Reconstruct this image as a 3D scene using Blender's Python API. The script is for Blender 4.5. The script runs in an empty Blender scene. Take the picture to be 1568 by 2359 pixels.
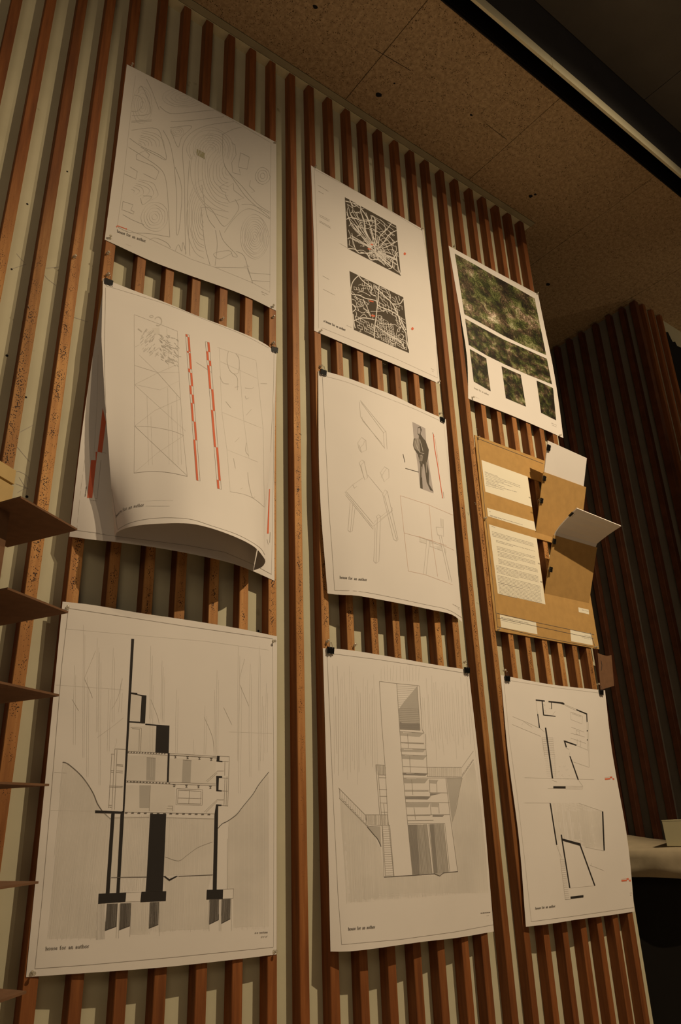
import bpy, bmesh, math, random
from mathutils import Vector, Matrix
from mathutils.bvhtree import BVHTree

# ------------------------------------------------------------------ camera
W_PX, H_PX = 1568, 2359
YAW, PITCH, ROLL = 0.65554354, 0.38820841, -0.03509995
F_PX, CAM_D = 1696.9135725, 1.9195769
H = 1.45                      # eye height above the floor; building below is written relative to the eye
cy_, sy_, cp_, sp_ = math.cos(YAW), math.sin(YAW), math.cos(PITCH), math.sin(PITCH)
FWD = Vector((sy_*cp_, cy_*cp_, sp_)); R0 = Vector((cy_, -sy_, 0)); U0 = R0.cross(FWD)
cr_, sr_ = math.cos(ROLL), math.sin(ROLL)
RIGHT = R0*cr_ + U0*sr_; UP = U0*cr_ - R0*sr_
CAM = Vector((0, -CAM_D, 0))
scene = bpy.context.scene
cd = bpy.data.cameras.new('camera'); cam = bpy.data.objects.new('camera', cd)
scene.collection.objects.link(cam); scene.camera = cam
cam.matrix_world = Matrix(((RIGHT.x, UP.x, -FWD.x, CAM.x), (RIGHT.y, UP.y, -FWD.y, CAM.y), (RIGHT.z, UP.z, -FWD.z, CAM.z+H), (0, 0, 0, 1)))
cd.sensor_fit = 'HORIZONTAL'; cd.sensor_width = 36.0; cd.lens = 36.0*F_PX/W_PX
cd.clip_start = 0.02; cd.clip_end = 60

# ------------------------------------------------------------------ world, lights, exposure
world = bpy.data.worlds.new('room_dusk'); scene.world = world; world.use_nodes = True
wb = world.node_tree.nodes['Background']; wb.inputs[0].default_value = (0.62, 0.56, 0.50, 1); wb.inputs[1].default_value = 0.065
LAMP = (2.40, -2.50, 3.18)
def spot(name, loc, aim, power, size, blend, col, rad):
    ld = bpy.data.lights.new(name, 'SPOT'); ld.energy = power; ld.spot_size = size; ld.spot_blend = blend
    ld.color = col; ld.shadow_soft_size = rad
    o = bpy.data.objects.new(name, ld); scene.collection.objects.link(o)
    o.location = Vector(loc)+Vector((0, 0, H))
    o.rotation_euler = (Vector(aim)-Vector(loc)).to_track_quat('-Z', 'Y').to_euler(); return o
spot('track_spotlight', LAMP, (2.70, 0.0, -1.20), 455, math.radians(118), 1.0, (1.0, 0.765, 0.485), 0.014)
spot('track_spotlight', (5.0, -1.9, 2.3), (4.6, 0.0, 2.9), 12, math.radians(70), 0.6, (1.0, 0.76, 0.46), 0.02)
spot('track_spotlight', (1.75, -2.3, 3.2), (-1.15, 0.0, 0.95), 125, math.radians(66), 1.0, (1.0, 0.74, 0.44), 0.014)
def area(name, loc, aim, power, sx, col):
    ld = bpy.data.lights.new(name, 'AREA'); ld.energy = power; ld.size = sx; ld.color = col
    o = bpy.data.objects.new(name, ld); scene.collection.objects.link(o)
    o.location = Vector(loc)+Vector((0, 0, H))
    o.rotation_euler = (Vector(aim)-Vector(loc)).to_track_quat('-Z', 'Y').to_euler()
area('room_fill', (-1.4, -3.6, 1.9), (1.2, 0.0, 0.8), 14, 1.2, (1.0, 0.74, 0.46))  # soft warm fill light added to the room, no fixture behind it
vs = scene.view_settings
vs.view_transform = 'Standard'; vs.look = 'None'; vs.gamma = 1.0; vs.use_curve_mapping = False; vs.exposure = 0.0
scene.render.film_transparent = False

# ------------------------------------------------------------------ projection helpers
def ray(px, py): return FWD + RIGHT*((px-784.0)/F_PX) - UP*((py-1179.5)/F_PX)
def onY(px, py, y):
    d = ray(px, py); return CAM + d*((y-CAM.y)/d.y)
def onX(px, py, x):
    d = ray(px, py); return CAM + d*(x/d.x)
def onZ(px, py, z):
    d = ray(px, py); return CAM + d*(z/d.z)

# ------------------------------------------------------------------ materials
MATS = {}
def node_mat(name, rough=0.8):
    m = bpy.data.materials.new(name); m.use_nodes = True
    b = m.node_tree.nodes['Principled BSDF']; b.inputs['Roughness'].default_value = rough
    b.inputs['Specular IOR Level'].default_value = 0.3
    MATS[name] = m; return m, m.node_tree, b
def N(nt, t, **kw):
    n = nt.nodes.new(t)
    for k, v in kw.items():
        if k in n.inputs: n.inputs[k].default_value = v
        else: setattr(n, k, v)
    return n
def ramp(nt, stops, fac):
    r = nt.nodes.new('ShaderNodeValToRGB'); e = r.color_ramp.elements
    while len(e) < len(stops): e.new(0.5)
    for i, (p, c) in enumerate(stops): e[i].position = p; e[i].color = (*c, 1) if len(c) == 3 else c
    nt.links.new(fac, r.inputs[0]); return r.outputs[0]
def mix(nt, fac, a, b, mode='MIX'):
    n = nt.nodes.new('ShaderNodeMix'); n.data_type = 'RGBA'; n.blend_type = mode
    for s, v in ((0, fac), (6, a), (7, b)):
        if hasattr(v, 'links') or hasattr(v, 'is_linked'): nt.links.new(v, n.inputs[s])
        else: n.inputs[s].default_value = v if s == 0 else (*v, 1)
    return n.outputs[2]
def coords(nt, scale=(1, 1, 1), kind='Object'):
    tc = nt.nodes.new('ShaderNodeTexCoord'); mp = nt.nodes.new('ShaderNodeMapping'); mp.inputs['Scale'].default_value = scale
    nt.links.new(tc.outputs[kind], mp.inputs[0]); return mp.outputs[0]
def noise(nt, vec, scale, detail=3, rough=0.5):
    n = N(nt, 'ShaderNodeTexNoise'); n.inputs['Scale'].default_value = scale; n.inputs['Detail'].default_value = detail
    n.inputs['Roughness'].default_value = rough; nt.links.new(vec, n.inputs['Vector']); return n.outputs[0]
def bump(nt, b, h, s=0.2, dist=0.002):
    n = nt.nodes.new('ShaderNodeBump'); n.inputs['Strength'].default_value = s; n.inputs['Distance'].default_value = dist
    nt.links.new(h, n.inputs['Height']); nt.links.new(n.outputs[0], b.inputs['Normal'])

def simple(name, col, rough=0.85, var=0.08, scale=6.0, metallic=0.0, bumps=0.0, bscale=60):
    m, nt, b = node_mat(name, rough)
    v = coords(nt); n = noise(nt, v, scale, 4)
    lo = tuple(max(0, c*(1-var)) for c in col); hi = tuple(min(1, c*(1+var)) for c in col)
    nt.links.new(ramp(nt, [(0.3, lo), (0.7, hi)], n), b.inputs['Base Color'])
    b.inputs['Metallic'].default_value = metallic
    if bumps: bump(nt, b, noise(nt, v, bscale, 3), bumps)
    return m

def make_wood():
    m, nt, b = node_mat('slat_wood', 0.62)
    geo = nt.nodes.new('ShaderNodeNewGeometry'); sep = nt.nodes.new('ShaderNodeSeparateXYZ'); nt.links.new(geo.outputs['Position'], sep.inputs[0])
    vg = nt.nodes.new('ShaderNodeMapping'); vg.inputs['Scale'].default_value = (34, 34, 2.2); nt.links.new(geo.outputs['Position'], vg.inputs[0])
    grain = noise(nt, vg.outputs[0], 2.0, 4, 0.6)
    fresh = ramp(nt, [(0.25, (0.145, 0.046, 0.014)), (0.55, (0.235, 0.079, 0.022)), (0.8, (0.32, 0.122, 0.037))], grain)
    worn = ramp(nt, [(0.25, (0.33, 0.145, 0.042)), (0.55, (0.52, 0.26, 0.085)), (0.85, (0.68, 0.42, 0.17))], grain)
    # wear where generations of pins have gone in: a band at hand height
    band = nt.nodes.new('ShaderNodeMapRange'); band.interpolation_type = 'SMOOTHSTEP'
    nt.links.new(sep.outputs[2], band.inputs[0]); band.inputs[1].default_value = 2.9+0.55; band.inputs[2].default_value = 2.9-0.25
    band2 = nt.nodes.new('ShaderNodeMapRange'); band2.interpolation_type = 'SMOOTHSTEP'
    nt.links.new(sep.outputs[2], band2.inputs[0]); band2.inputs[1].default_value = 0.9; band2.inputs[2].default_value = 2.3
    mul = nt.nodes.new('ShaderNodeMath'); mul.operation = 'MULTIPLY'; nt.links.new(band.outputs[0], mul.inputs[0]); nt.links.new(band2.outputs[0], mul.inputs[1])
    nsep = nt.nodes.new('ShaderNodeSeparateXYZ'); nt.links.new(geo.outputs['Normal'], nsep.inputs[0])
    fr = nt.nodes.new('ShaderNodeMath'); fr.operation = 'MULTIPLY'; fr.inputs[1].default_value = -1
    nt.links.new(nsep.outputs[1], fr.inputs[0]); fr.use_clamp = True
    mul2 = nt.nodes.new('ShaderNodeMath'); mul2.operation = 'MULTIPLY'; nt.links.new(mul.outputs[0], mul2.inputs[0]); nt.links.new(fr.outputs[0], mul2.inputs[1])
    blot = nt.nodes.new('ShaderNodeMapping'); blot.inputs['Scale'].default_value = (7, 7, 5); nt.links.new(geo.outputs['Position'], blot.inputs[0])
    bn = noise(nt, blot.outputs[0], 1.5, 3)
    mr = nt.nodes.new('ShaderNodeMath'); mr.operation = 'MULTIPLY_ADD'; nt.links.new(bn, mr.inputs[0]); mr.inputs[1].default_value = 0.9; mr.inputs[2].default_value = 0.45
    mr.use_clamp = True
    mul3 = nt.nodes.new('ShaderNodeMath'); mul3.operation = 'MULTIPLY'; nt.links.new(mul2.outputs[0], mul3.inputs[0]); nt.links.new(mr.outputs[0], mul3.inputs[1])
    col = mix(nt, mul3.outputs[0], fresh, worn)
    rnd = nt.nodes.new('ShaderNodeObjectInfo')
    vr = nt.nodes.new('ShaderNodeMapRange'); nt.links.new(rnd.outputs['Random'], vr.inputs[0]); vr.inputs[3].default_value = 0.80; vr.inputs[4].default_value = 1.15
    hv = nt.nodes.new('ShaderNodeHueSaturation'); nt.links.new(vr.outputs[0], hv.inputs['Value']); nt.links.new(col, hv.inputs['Color'])
    # pin holes
    vh = nt.nodes.new('ShaderNodeMapping'); vh.inputs['Scale'].default_value = (1, 1, 0.72); nt.links.new(geo.outputs['Position'], vh.inputs[0])
    vo = nt.nodes.new('ShaderNodeTexVoronoi'); vo.inputs['Scale'].default_value = 270; nt.links.new(vh.outputs[0], vo.inputs['Vector'])
    hn = noise(nt, geo.outputs['Position'], 22, 2)
    thr = nt.nodes.new('ShaderNodeMapRange'); nt.links.new(hn, thr.inputs[0]); thr.inputs[1].default_value = 0.30; thr.inputs[2].default_value = 0.62
    thr.inputs[3].default_value = 0.08; thr.inputs[4].default_value = 0.40
    th2 = nt.nodes.new('ShaderNodeMath'); th2.operation = 'MULTIPLY'; nt.links.new(thr.outputs[0], th2.inputs[0])
    wear = nt.nodes.new('ShaderNodeMath'); wear.operation = 'MULTIPLY_ADD'; nt.links.new(mul2.outputs[0], wear.inputs[0]); wear.inputs[1].default_value = .85; wear.inputs[2].default_value = .12
    gc = nt.nodes.new('ShaderNodeTexCoord'); gs = nt.nodes.new('ShaderNodeSeparateXYZ'); nt.links.new(gc.outputs['Generated'], gs.inputs[0])
    ga = nt.nodes.new('ShaderNodeMath'); ga.operation = 'SUBTRACT'; nt.links.new(gs.outputs[0], ga.inputs[0]); ga.inputs[1].default_value = .5
    gb = nt.nodes.new('ShaderNodeMath'); gb.operation = 'ABSOLUTE'; nt.links.new(ga.outputs[0], gb.inputs[0])
    gm = nt.nodes.new('ShaderNodeMapRange'); nt.links.new(gb.outputs[0], gm.inputs[0]); gm.inputs[1].default_value = .05; gm.inputs[2].default_value = .40; gm.inputs[3].default_value = 1.25; gm.inputs[4].default_value = .40
    gw = nt.nodes.new('ShaderNodeMath'); gw.operation = 'MULTIPLY'; nt.links.new(wear.outputs[0], gw.inputs[0]); nt.links.new(gm.outputs[0], gw.inputs[1])
    nt.links.new(gw.outputs[0], th2.inputs[1])
    lt = nt.nodes.new('ShaderNodeMath'); lt.operation = 'LESS_THAN'; nt.links.new(vo.outputs['Distance'], lt.inputs[0]); nt.links.new(th2.outputs[0], lt.inputs[1])
    lt2 = nt.nodes.new('ShaderNodeMath'); lt2.operation = 'MULTIPLY'; nt.links.new(lt.outputs[0], lt2.inputs[0]); nt.links.new(fr.outputs[0], lt2.inputs[1])
    c2 = mix(nt, lt2.outputs[0], hv.outputs[0], (0.035, 0.012, 0.005))
    nt.links.new(c2, b.inputs['Base Color'])
    bump(nt, b, grain, 0.12, 0.001)
    return m
make_wood()

def make_wall():
    m, nt, b = node_mat('cream_paint', 0.75)
    v = coords(nt, (1, 1, 1)); n1 = noise(nt, v, 3.0, 5, 0.6); n2 = noise(nt, v, 38, 3)
    c = ramp(nt, [(0.3, (0.50, 0.475, 0.335)), (0.7, (0.60, 0.575, 0.42))], n1)
    s = N(nt, 'ShaderNodeTexNoise'); s.inputs['Scale'].default_value = 14; s.inputs['Detail'].default_value = 2; nt.links.new(v, s.inputs['Vector'])
    sm = ramp(nt, [(0.70, (0, 0, 0)), (0.76, (1, 1, 1))], s.outputs[0])
    c = mix(nt, sm, c, (0.36, 0.33, 0.21)); nt.links.new(c, b.inputs['Base Color']); bump(nt, b, n2, 0.1, 0.001)
make_wall()
simple('shaded_slat_wood', (0.115, 0.038, 0.016), 0.65, .25, 14)  # darker copy of the slat wood; the pier's lack of light put in colour
def make_ceiling():
    m, nt, b = node_mat('speckled_board', 0.95)
    v = coords(nt); n1 = noise(nt, v, 1.6, 4, 0.6)
    c = ramp(nt, [(0.3, (0.41, 0.29, 0.165)), (0.7, (0.55, 0.40, 0.235))], n1)
    n3 = noise(nt, v, 55, 3, 0.7); c = mix(nt, 0.5, c, ramp(nt, [(0.35, (0.27, 0.185, 0.11)), (0.65, (0.66, 0.49, 0.30))], n3))
    vo = nt.nodes.new('ShaderNodeTexVoronoi'); vo.inputs['Scale'].default_value = 135; vo.inputs['Randomness'].default_value = 1
    nw = N(nt, 'ShaderNodeTexNoise'); nw.inputs['Scale'].default_value = 120; nt.links.new(v, nw.inputs['Vector'])
    ad = nt.nodes.new('ShaderNodeVectorMath'); ad.operation = 'MULTIPLY_ADD'; nt.links.new(nw.outputs[1], ad.inputs[0]); ad.inputs[1].default_value = (.012, .012, .012); nt.links.new(v, ad.inputs[2])
    nt.links.new(ad.outputs[0], vo.inputs['Vector'])
    big = noise(nt, v, 30, 2)
    th = nt.nodes.new('ShaderNodeMapRange'); nt.links.new(big, th.inputs[0]); th.inputs[1].default_value = .35; th.inputs[2].default_value = .7; th.inputs[3].default_value = .12; th.inputs[4].default_value = .36
    lt = nt.nodes.new('ShaderNodeMath'); lt.operation = 'LESS_THAN'; nt.links.new(vo.outputs['Distance'], lt.inputs[0]); nt.links.new(th.outputs[0], lt.inputs[1])
    c = mix(nt, lt.outputs[0], c, (0.125, 0.082, 0.048)); nt.links.new(c, b.inputs['Base Color']); bump(nt, b, n3, 0.3, 0.002)
make_ceiling()
simple('smooth_concrete', (0.44, 0.40, 0.27), 0.9, 0.1, 9)
simple('dark_concrete', (0.15, 0.135, 0.115), 0.95, 0.15, 3, bumps=.2)
simple('black_paint', (0.012, 0.011, 0.012), 0.9); simple('charcoal_paint', (0.045, 0.042, 0.042), 0.9)
simple('rail_paint', (0.80, 0.74, 0.52), 0.6, 0.03)
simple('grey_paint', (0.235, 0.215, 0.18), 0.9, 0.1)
simple('floor_concrete', (0.58, 0.46, 0.31), 0.8, 0.1, 2)
simple('white_paper', (0.80, 0.765, 0.73), 0.8, 0.02, 5)
simple('grey_white_paper', (0.70, 0.67, 0.63), 0.8, 0.02, 5)
simple('cream_paper', (0.84, 0.80, 0.66), 0.8, 0.02, 5)
simple('cardboard', (0.48, 0.29, 0.10), 0.85, 0.07, 30, bumps=.1, bscale=120)
simple('brown_chipboard', (0.17, 0.088, 0.045), 0.9, 0.1, 40, bumps=.15, bscale=150)
simple('pale_cardboard', (0.52, 0.38, 0.17), 0.85, 0.06, 20)
simple('pencil', (0.38, 0.35, 0.31), 0.9); simple('faint_pencil', (0.565, 0.53, 0.485), 0.9)
simple('contour_pencil', (0.605, 0.58, 0.54), 0.9)
simple('map_pencil', (0.46, 0.44, 0.405), 0.9)
simple('ghost_pencil', (0.675, 0.645, 0.60), 0.9)
simple('ink', (0.03, 0.026, 0.024), 0.8); simple('grey_ink', (0.15, 0.135, 0.12), 0.8)
simple('red_ink', (0.74, 0.17, 0.085), 0.8); simple('pale_red', (0.74, 0.58, 0.50), 0.8); simple('olive_ink', (0.36, 0.34, 0.22), 0.8)
simple('map_ink', (0.085, 0.068, 0.048), 0.8); simple('portrait_grey', (0.47, 0.43, 0.42), 0.8); simple('suit_grey', (0.115, 0.10, 0.08), 0.8); simple('suit_light', (0.30, 0.27, 0.24), 0.8)
simple('shade_grey', (0.50, 0.475, 0.44), 0.9); simple('light_shade', (0.735, 0.70, 0.655), 0.9)
simple('mid_shade', (0.30, 0.28, 0.26), 0.9)
simple('clip_black', (0.006, 0.006, 0.006), 0.3); simple('steel', (0.75, 0.73, 0.68), 0.2, metallic=1.0)
simple('cloth_white', (0.48, 0.40, 0.27), 0.95, 0.08, 12, bumps=.2); simple('shadow_black', (0.008, 0.008, 0.008), 0.95)
simple('box_white', (0.62, 0.57, 0.36), 0.8, .03); simple('table_shade_dark', (0.02, 0.018, 0.016), 0.7)
simple('wall_shadow_paint', (0.50, 0.47, 0.36), 0.85, .05)
m, nt, b = node_mat('clear_plastic', 0.08); b.inputs['Base Color'].default_value = (0.92, 0.88, 0.76, 1); b.inputs['Transmission Weight'].default_value = 0.75
b.inputs['Specular IOR Level'].default_value = .8
def foliage(name, seed, dark):
    m, nt, b = node_mat(name, 0.55)
    tc = nt.nodes.new('ShaderNodeTexCoord'); mp = nt.nodes.new('ShaderNodeMapping'); mp.inputs['Location'].default_value = (seed*3.1, seed*1.7, 0)
    nt.links.new(tc.outputs['UV'], mp.inputs[0]); v = mp.outputs[0]
    nz = N(nt, 'ShaderNodeTexNoise'); nz.inputs['Scale'].default_value = 6; nt.links.new(v, nz.inputs['Vector'])
    ad = nt.nodes.new('ShaderNodeVectorMath'); ad.operation = 'MULTIPLY_ADD'; nt.links.new(nz.outputs[1], ad.inputs[0]); ad.inputs[1].default_value = (.10, .22, 0); nt.links.new(v, ad.inputs[2])
    fine = noise(nt, ad.outputs[0], 60, 6, 0.85); mid = noise(nt, ad.outputs[0], 3.2, 5, 0.7); hue = noise(nt, ad.outputs[0], 5, 4, .65)
    mx = nt.nodes.new('ShaderNodeMath'); mx.operation = 'MULTIPLY_ADD'; nt.links.new(mid, mx.inputs[0]); mx.inputs[1].default_value = 1.05; mx.inputs[2].default_value = -.545-(dark-.46)
    my = nt.nodes.new('ShaderNodeMath'); my.operation = 'MULTIPLY_ADD'; nt.links.new(fine, my.inputs[0]); my.inputs[1].default_value = 1.05; nt.links.new(mx.outputs[0], my.inputs[2])
    leaf = ramp(nt, [(0.36, (0.012, 0.012, 0.006)), (0.47, (0.045, 0.055, 0.014)), (0.56, (0.15, 0.175, 0.05)), (0.64, (0.34, 0.34, 0.17)), (0.72, (0.80, 0.74, 0.62))], my.outputs[0])
    twig = ramp(nt, [(0.36, (0.012, 0.009, 0.006)), (0.48, (0.05, 0.034, 0.018)), (0.57, (0.15, 0.105, 0.06)), (0.65, (0.42, 0.31, 0.22)), (0.72, (0.82, 0.70, 0.58))], my.outputs[0])
    c = mix(nt, ramp(nt, [(0.44, (0, 0, 0)), (0.56, (1, 1, 1))], hue), twig, leaf)
    nt.links.new(c, b.inputs['Base Color']); return m
for i, (nm, dk) in enumerate((('foliage_large', .46), ('foliage_strip', .50), ('foliage_left', .5), ('foliage_middle', .5), ('foliage_right', .52))): foliage(nm, i+1, dk)

# ------------------------------------------------------------------ object helpers
COL = scene.collection; ORG = {}
def org(o):
    p = Vector((0, 0, 0))
    while o is not None: p = p + ORG.get(o.name, Vector((0, 0, 0))); o = o.parent
    return p
def tag(o, label=None, cat=None, group=None, kind=None):
    for k, v in (('label', label), ('category', cat), ('group', group), ('kind', kind)):
        if v: o[k] = v
    return o
def empty(name, loc, parent=None):
    o = bpy.data.objects.new(name, None); COL.objects.link(o); o.empty_display_size = .05
    loc = Vector(loc); base = org(parent) if parent else Vector((0, 0, 0))
    o.parent = parent; o.location = loc-base; ORG[o.name] = loc-base; return o
def mesh(name, verts, faces, mat, parent=None, origin=None, uvs=None, smooth=False, fmats=None):
    if parent is not None: base = org(parent)
    elif origin is not None: base = Vector(origin)
    else:
        n = max(1, len(verts)); base = Vector((sum(v[0] for v in verts)/n, sum(v[1] for v in verts)/n, min(v[2] for v in verts)))
    me = bpy.data.meshes.new(name)
    me.from_pydata([(v[0]-base.x, v[1]-base.y, v[2]-base.z) for v in verts], [], faces)
    for mm in (mat if isinstance(mat, (list, tuple)) else [mat]): me.materials.append(MATS[mm])
    if fmats: me.polygons.foreach_set('material_index', fmats)
    if uvs:
        ul = me.uv_layers.new()
        for l in me.loops: ul.data[l.index].uv = uvs[l.vertex_index]
    if smooth: me.polygons.foreach_set('use_smooth', [True]*len(me.polygons))
    me.update()
    o = bpy.data.objects.new(name, me); COL.objects.link(o); o.parent = parent
    if parent is None: o.location = base; ORG[o.name] = base
    return o
def boxgeo(x0, x1, y0, y1, z0, z1):
    v = [(x, y, z) for z in (z0, z1) for y in (y0, y1) for x in (x0, x1)]
    f = [(0, 2, 3, 1), (4, 5, 7, 6), (0, 1, 5, 4), (2, 6, 7, 3), (0, 4, 6, 2), (1, 3, 7, 5)]
    return v, f
def box(name, x0, x1, y0, y1, z0, z1, mat, parent=None, bevel=0):
    v, f = boxgeo(x0, x1, y0, y1, z0, z1); o = mesh(name, v, f, mat, parent)
    if bevel:
        b = o.modifiers.new('bevel', 'BEVEL'); b.width = bevel; b.segments = 2
    return o
def prism(name, base, top, mat, parent=None, bevel=0):
    """two loops of equal length joined into a solid"""
    n = len(base); v = list(base)+list(top)
    f = [tuple(range(n))[::-1], tuple(range(n, 2*n))]+[(i, (i+1) % n, n+(i+1) % n, n+i) for i in range(n)]
    o = mesh(name, v, f, mat, parent)
    bm = bmesh.new(); bm.from_mesh(o.data); bmesh.ops.recalc_face_normals(bm, faces=bm.faces); bm.to_mesh(o.data); bm.free()
    if bevel:
        b = o.modifiers.new('bevel', 'BEVEL'); b.width = bevel; b.segments = 2
    return o
def tube(path, r, n=6):
    V, F = [], []
    path = [Vector(p) for p in path]
    for i, p in enumerate(path):
        t = (path[min(i+1, len(path)-1)]-path[max(i-1, 0)]).normalized()
        a = t.cross(Vector((0, 0, 1)) if abs(t.z) < .9 else Vector((1, 0, 0))).normalized(); b2 = t.cross(a)
        for k in range(n): V.append(p+a*(r*math.cos(2*math.pi*k/n))+b2*(r*math.sin(2*math.pi*k/n)))
    for i in range(len(path)-1):
        for k in range(n): F.append((i*n+k, i*n+(k+1) % n, (i+1)*n+(k+1) % n, (i+1)*n+k))
    F.append(tuple(range(n))[::-1]); F.append(tuple(range((len(path)-1)*n, len(path)*n))); return V, F
def lathe(prof, c, ax, n=12):
    """prof: (r, h) along ax from point c"""
    ax = Vector(ax).normalized(); a = ax.cross(Vector((0, 0, 1)) if abs(ax.z) < .9 else Vector((1, 0, 0))).normalized(); b2 = ax.cross(a)
    V, F = [], []; c = Vector(c)
    for r, h in prof:
        for k in range(n): V.append(c+ax*h+a*(r*math.cos(2*math.pi*k/n))+b2*(r*math.sin(2*math.pi*k/n)))
    for i in range(len(prof)-1):
        for k in range(n): F.append((i*n+k, i*n+(k+1) % n, (i+1)*n+(k+1) % n, (i+1)*n+k))
    F.append(tuple(range(n))[::-1]); F.append(tuple(range((len(prof)-1)*n, len(prof)*n))); return V, F

def paper_mesh(name, V, nu, nv, mat, parent, thick=.0004):
    F = [(j*(nu+1)+i, (j+1)*(nu+1)+i, (j+1)*(nu+1)+i+1, j*(nu+1)+i+1) for j in range(nv) for i in range(nu)]
    n = len(V); B = []
    for j in range(nv+1):
        for i in range(nu+1):
            a = V[j*(nu+1)+min(i+1, nu)]-V[j*(nu+1)+max(i-1, 0)]; b = V[min(j+1, nv)*(nu+1)+i]-V[max(j-1, 0)*(nu+1)+i]
            q = a.cross(b).normalized(); B.append(V[j*(nu+1)+i]+q*(thick if q.y > 0 or thick < 0 else thick))
    allV = list(V)+B; allF = list(F)+[tuple(n+k for k in f[::-1]) for f in F]; sm = [True]*len(allF)
    rim = [i for i in range(nu+1)]+[j*(nu+1)+nu for j in range(1, nv+1)]+[nv*(nu+1)+i for i in range(nu-1, -1, -1)]+[j*(nu+1) for j in range(nv-1, 0, -1)]
    for k in range(len(rim)):
        a, b = rim[k], rim[(k+1) % len(rim)]; c = len(allV); allV += [V[a], V[b], B[b], B[a]]; allF.append((c, c+1, c+2, c+3)); sm.append(False)
    o = mesh(name, allV, allF, mat, parent); o.data.polygons.foreach_set('use_smooth', sm); return o
# ------------------------------------------------------------------ the setting
ZC = 3.0061838; SD = 0.0401256; XA = 0.5836709; ZF = -H
wall = tag(empty('wall_back', (1.2, 0, ZF)), kind='structure')
box('plaster', -2.2, 2.855, 0.0, 0.12, ZF, ZC+.10, 'cream_paint', wall)
OFF = {-4: (.012, -.02), -3: (.012, -.02), -2: (.010, -.015), -1: (.005, -.012), 0: (-.0043, -.0034), 1: (.0009, -.0037), 2: (-.0026, -.0019), 3: (-.0041, -.0056),
       4: (-.0023, .0012), 5: (-.0013, .0008), 6: (-.0049, .0028), 7: (-.0041, .0036), 8: (-.0049, .0029), 9: (-.0026, .0034), 10: (.0004, .0066), 11: (-.0035, .0065),
       12: (-.0079, .003), 13: (-.0045, .0063), 14: (-.0015, -.0046), 15: (-.0028, -.0015), 16: (.0014, -.0048), 17: (.0041, -.0045), 18: (.0101, -.0043), 19: (.0126, .0021),
       20: (.0148, -.0034), 21: (.012, -.0033), 22: (.0153, -.0066)}
WID = [32.4, 29.7, 29.6, 31.8, 31, 30.4, 29.6, 29.9, 30.7, 30.1, 30.7, 31.5, 31.3, 30, 31.6, 30.4, 28.6, 29, 29, 32, 30.5, 32, 33]
random.seed(4)
def slat_mesh(xt0, xt1, xb0, xb1, y0, y1, z0, z1, parent, name='slat'):
    v = [(xb0, y0, z0), (xb1, y0, z0), (xb0, y1, z0), (xb1, y1, z0), (xt0, y0, z1), (xt1, y0, z1), (xt0, y1, z1), (xt1, y1, z1)]
    f = [(0, 2, 3, 1), (4, 5, 7, 6), (0, 1, 5, 4), (2, 6, 7, 3), (0, 4, 6, 2), (1, 3, 7, 5)]
    o = mesh(name, v, f, 'slat_wood', parent); b = o.modifiers.new('bevel', 'BEVEL'); b.width = .0016; b.segments = 1; return o
for k in range(-16, 23):
    t, bo = OFF.get(k, (random.uniform(0, .01), random.uniform(-.02, -.01))) if k >= -4 else (random.uniform(0, .012), random.uniform(-.02, -.01))
    sl = (t-bo)/3.5; bf = bo-sl*(H-.5)
    w = WID[k]/1000 if 0 <= k < 23 else .031
    xr = XA+.1*k
    slat_mesh(xr+t-w, xr+t, xr+bf-w, xr+bf, -SD, -.0002, ZF+.002, ZC-.001, wall)
box('top_trim', -2.2, 2.8545, -SD-.0005, -.0004, ZC, ZC+.05, 'rail_paint', wall)

ceil = tag(empty('ceiling', (1.5, -.5, ZC)), kind='structure')
box('concrete_margin', -2.2, 2.8565, -.073, -SD-.0035, ZC, ZC+.1, 'smooth_concrete', ceil)
box('joint_backing', -2.2, 6.2, -.66, 1.4, ZC+.02, ZC+.12, 'black_paint', ceil)
XJ = [-1.6, -.85, -.05, .73, 1.53, 2.33, 3.11, 3.89, 4.67, 5.45, 6.2]
for a, b in zip(XJ[:-1], XJ[1:]):
    a, b = a+.0016, b-.0016
    if b < 2.85: pg = [(a, -.65), (b, -.65), (b, -.0755), (a, -.0755)]
    elif a < 2.85: pg = [(a, -.65), (b, -.65), (b, 1.38), (2.8575, 1.38), (2.8575, -.0755), (a, -.0755)]
    else: pg = [(a, -.65), (b, -.65), (b, 1.38), (a, 1.38)]
    prism('panel', [Vector((x, y, ZC)) for x, y in pg], [Vector((x, y, ZC+.018)) for x, y in pg], 'speckled_board', ceil, .0012)
# joints along the strip, short ledges of sealant seen only in places
for px0, py0, px1, py1 in ((860, 112, 946, 163), (1120, 286, 1166, 321)):
    a, b = onZ(px0, py0, ZC), onZ(px1, py1, ZC)
    v, f = tube([a+Vector((0, 0, .001)), b+Vector((0, 0, .001))], .0018, 6); mesh('sealant_bead', v, f, 'black_paint', ceil)
for px0, py0, r in ((872, 218, .012), (726, 16, .009), (1222, 452, .010), (1232, 448, .007), (908, 192, .004), (1262, 655, .012), (1085, 265, .006)):
    c = onZ(px0, py0, ZC); pts = [(c.x+r*(1+.5*random.random())*math.cos(t*math.pi/4), c.y+r*.8*(1+.5*random.random())*math.sin(t*math.pi/4), ZC-.0006) for t in range(8)]
    mesh('dark_pit', pts, [tuple(range(8))], 'black_paint', ceil)
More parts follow.
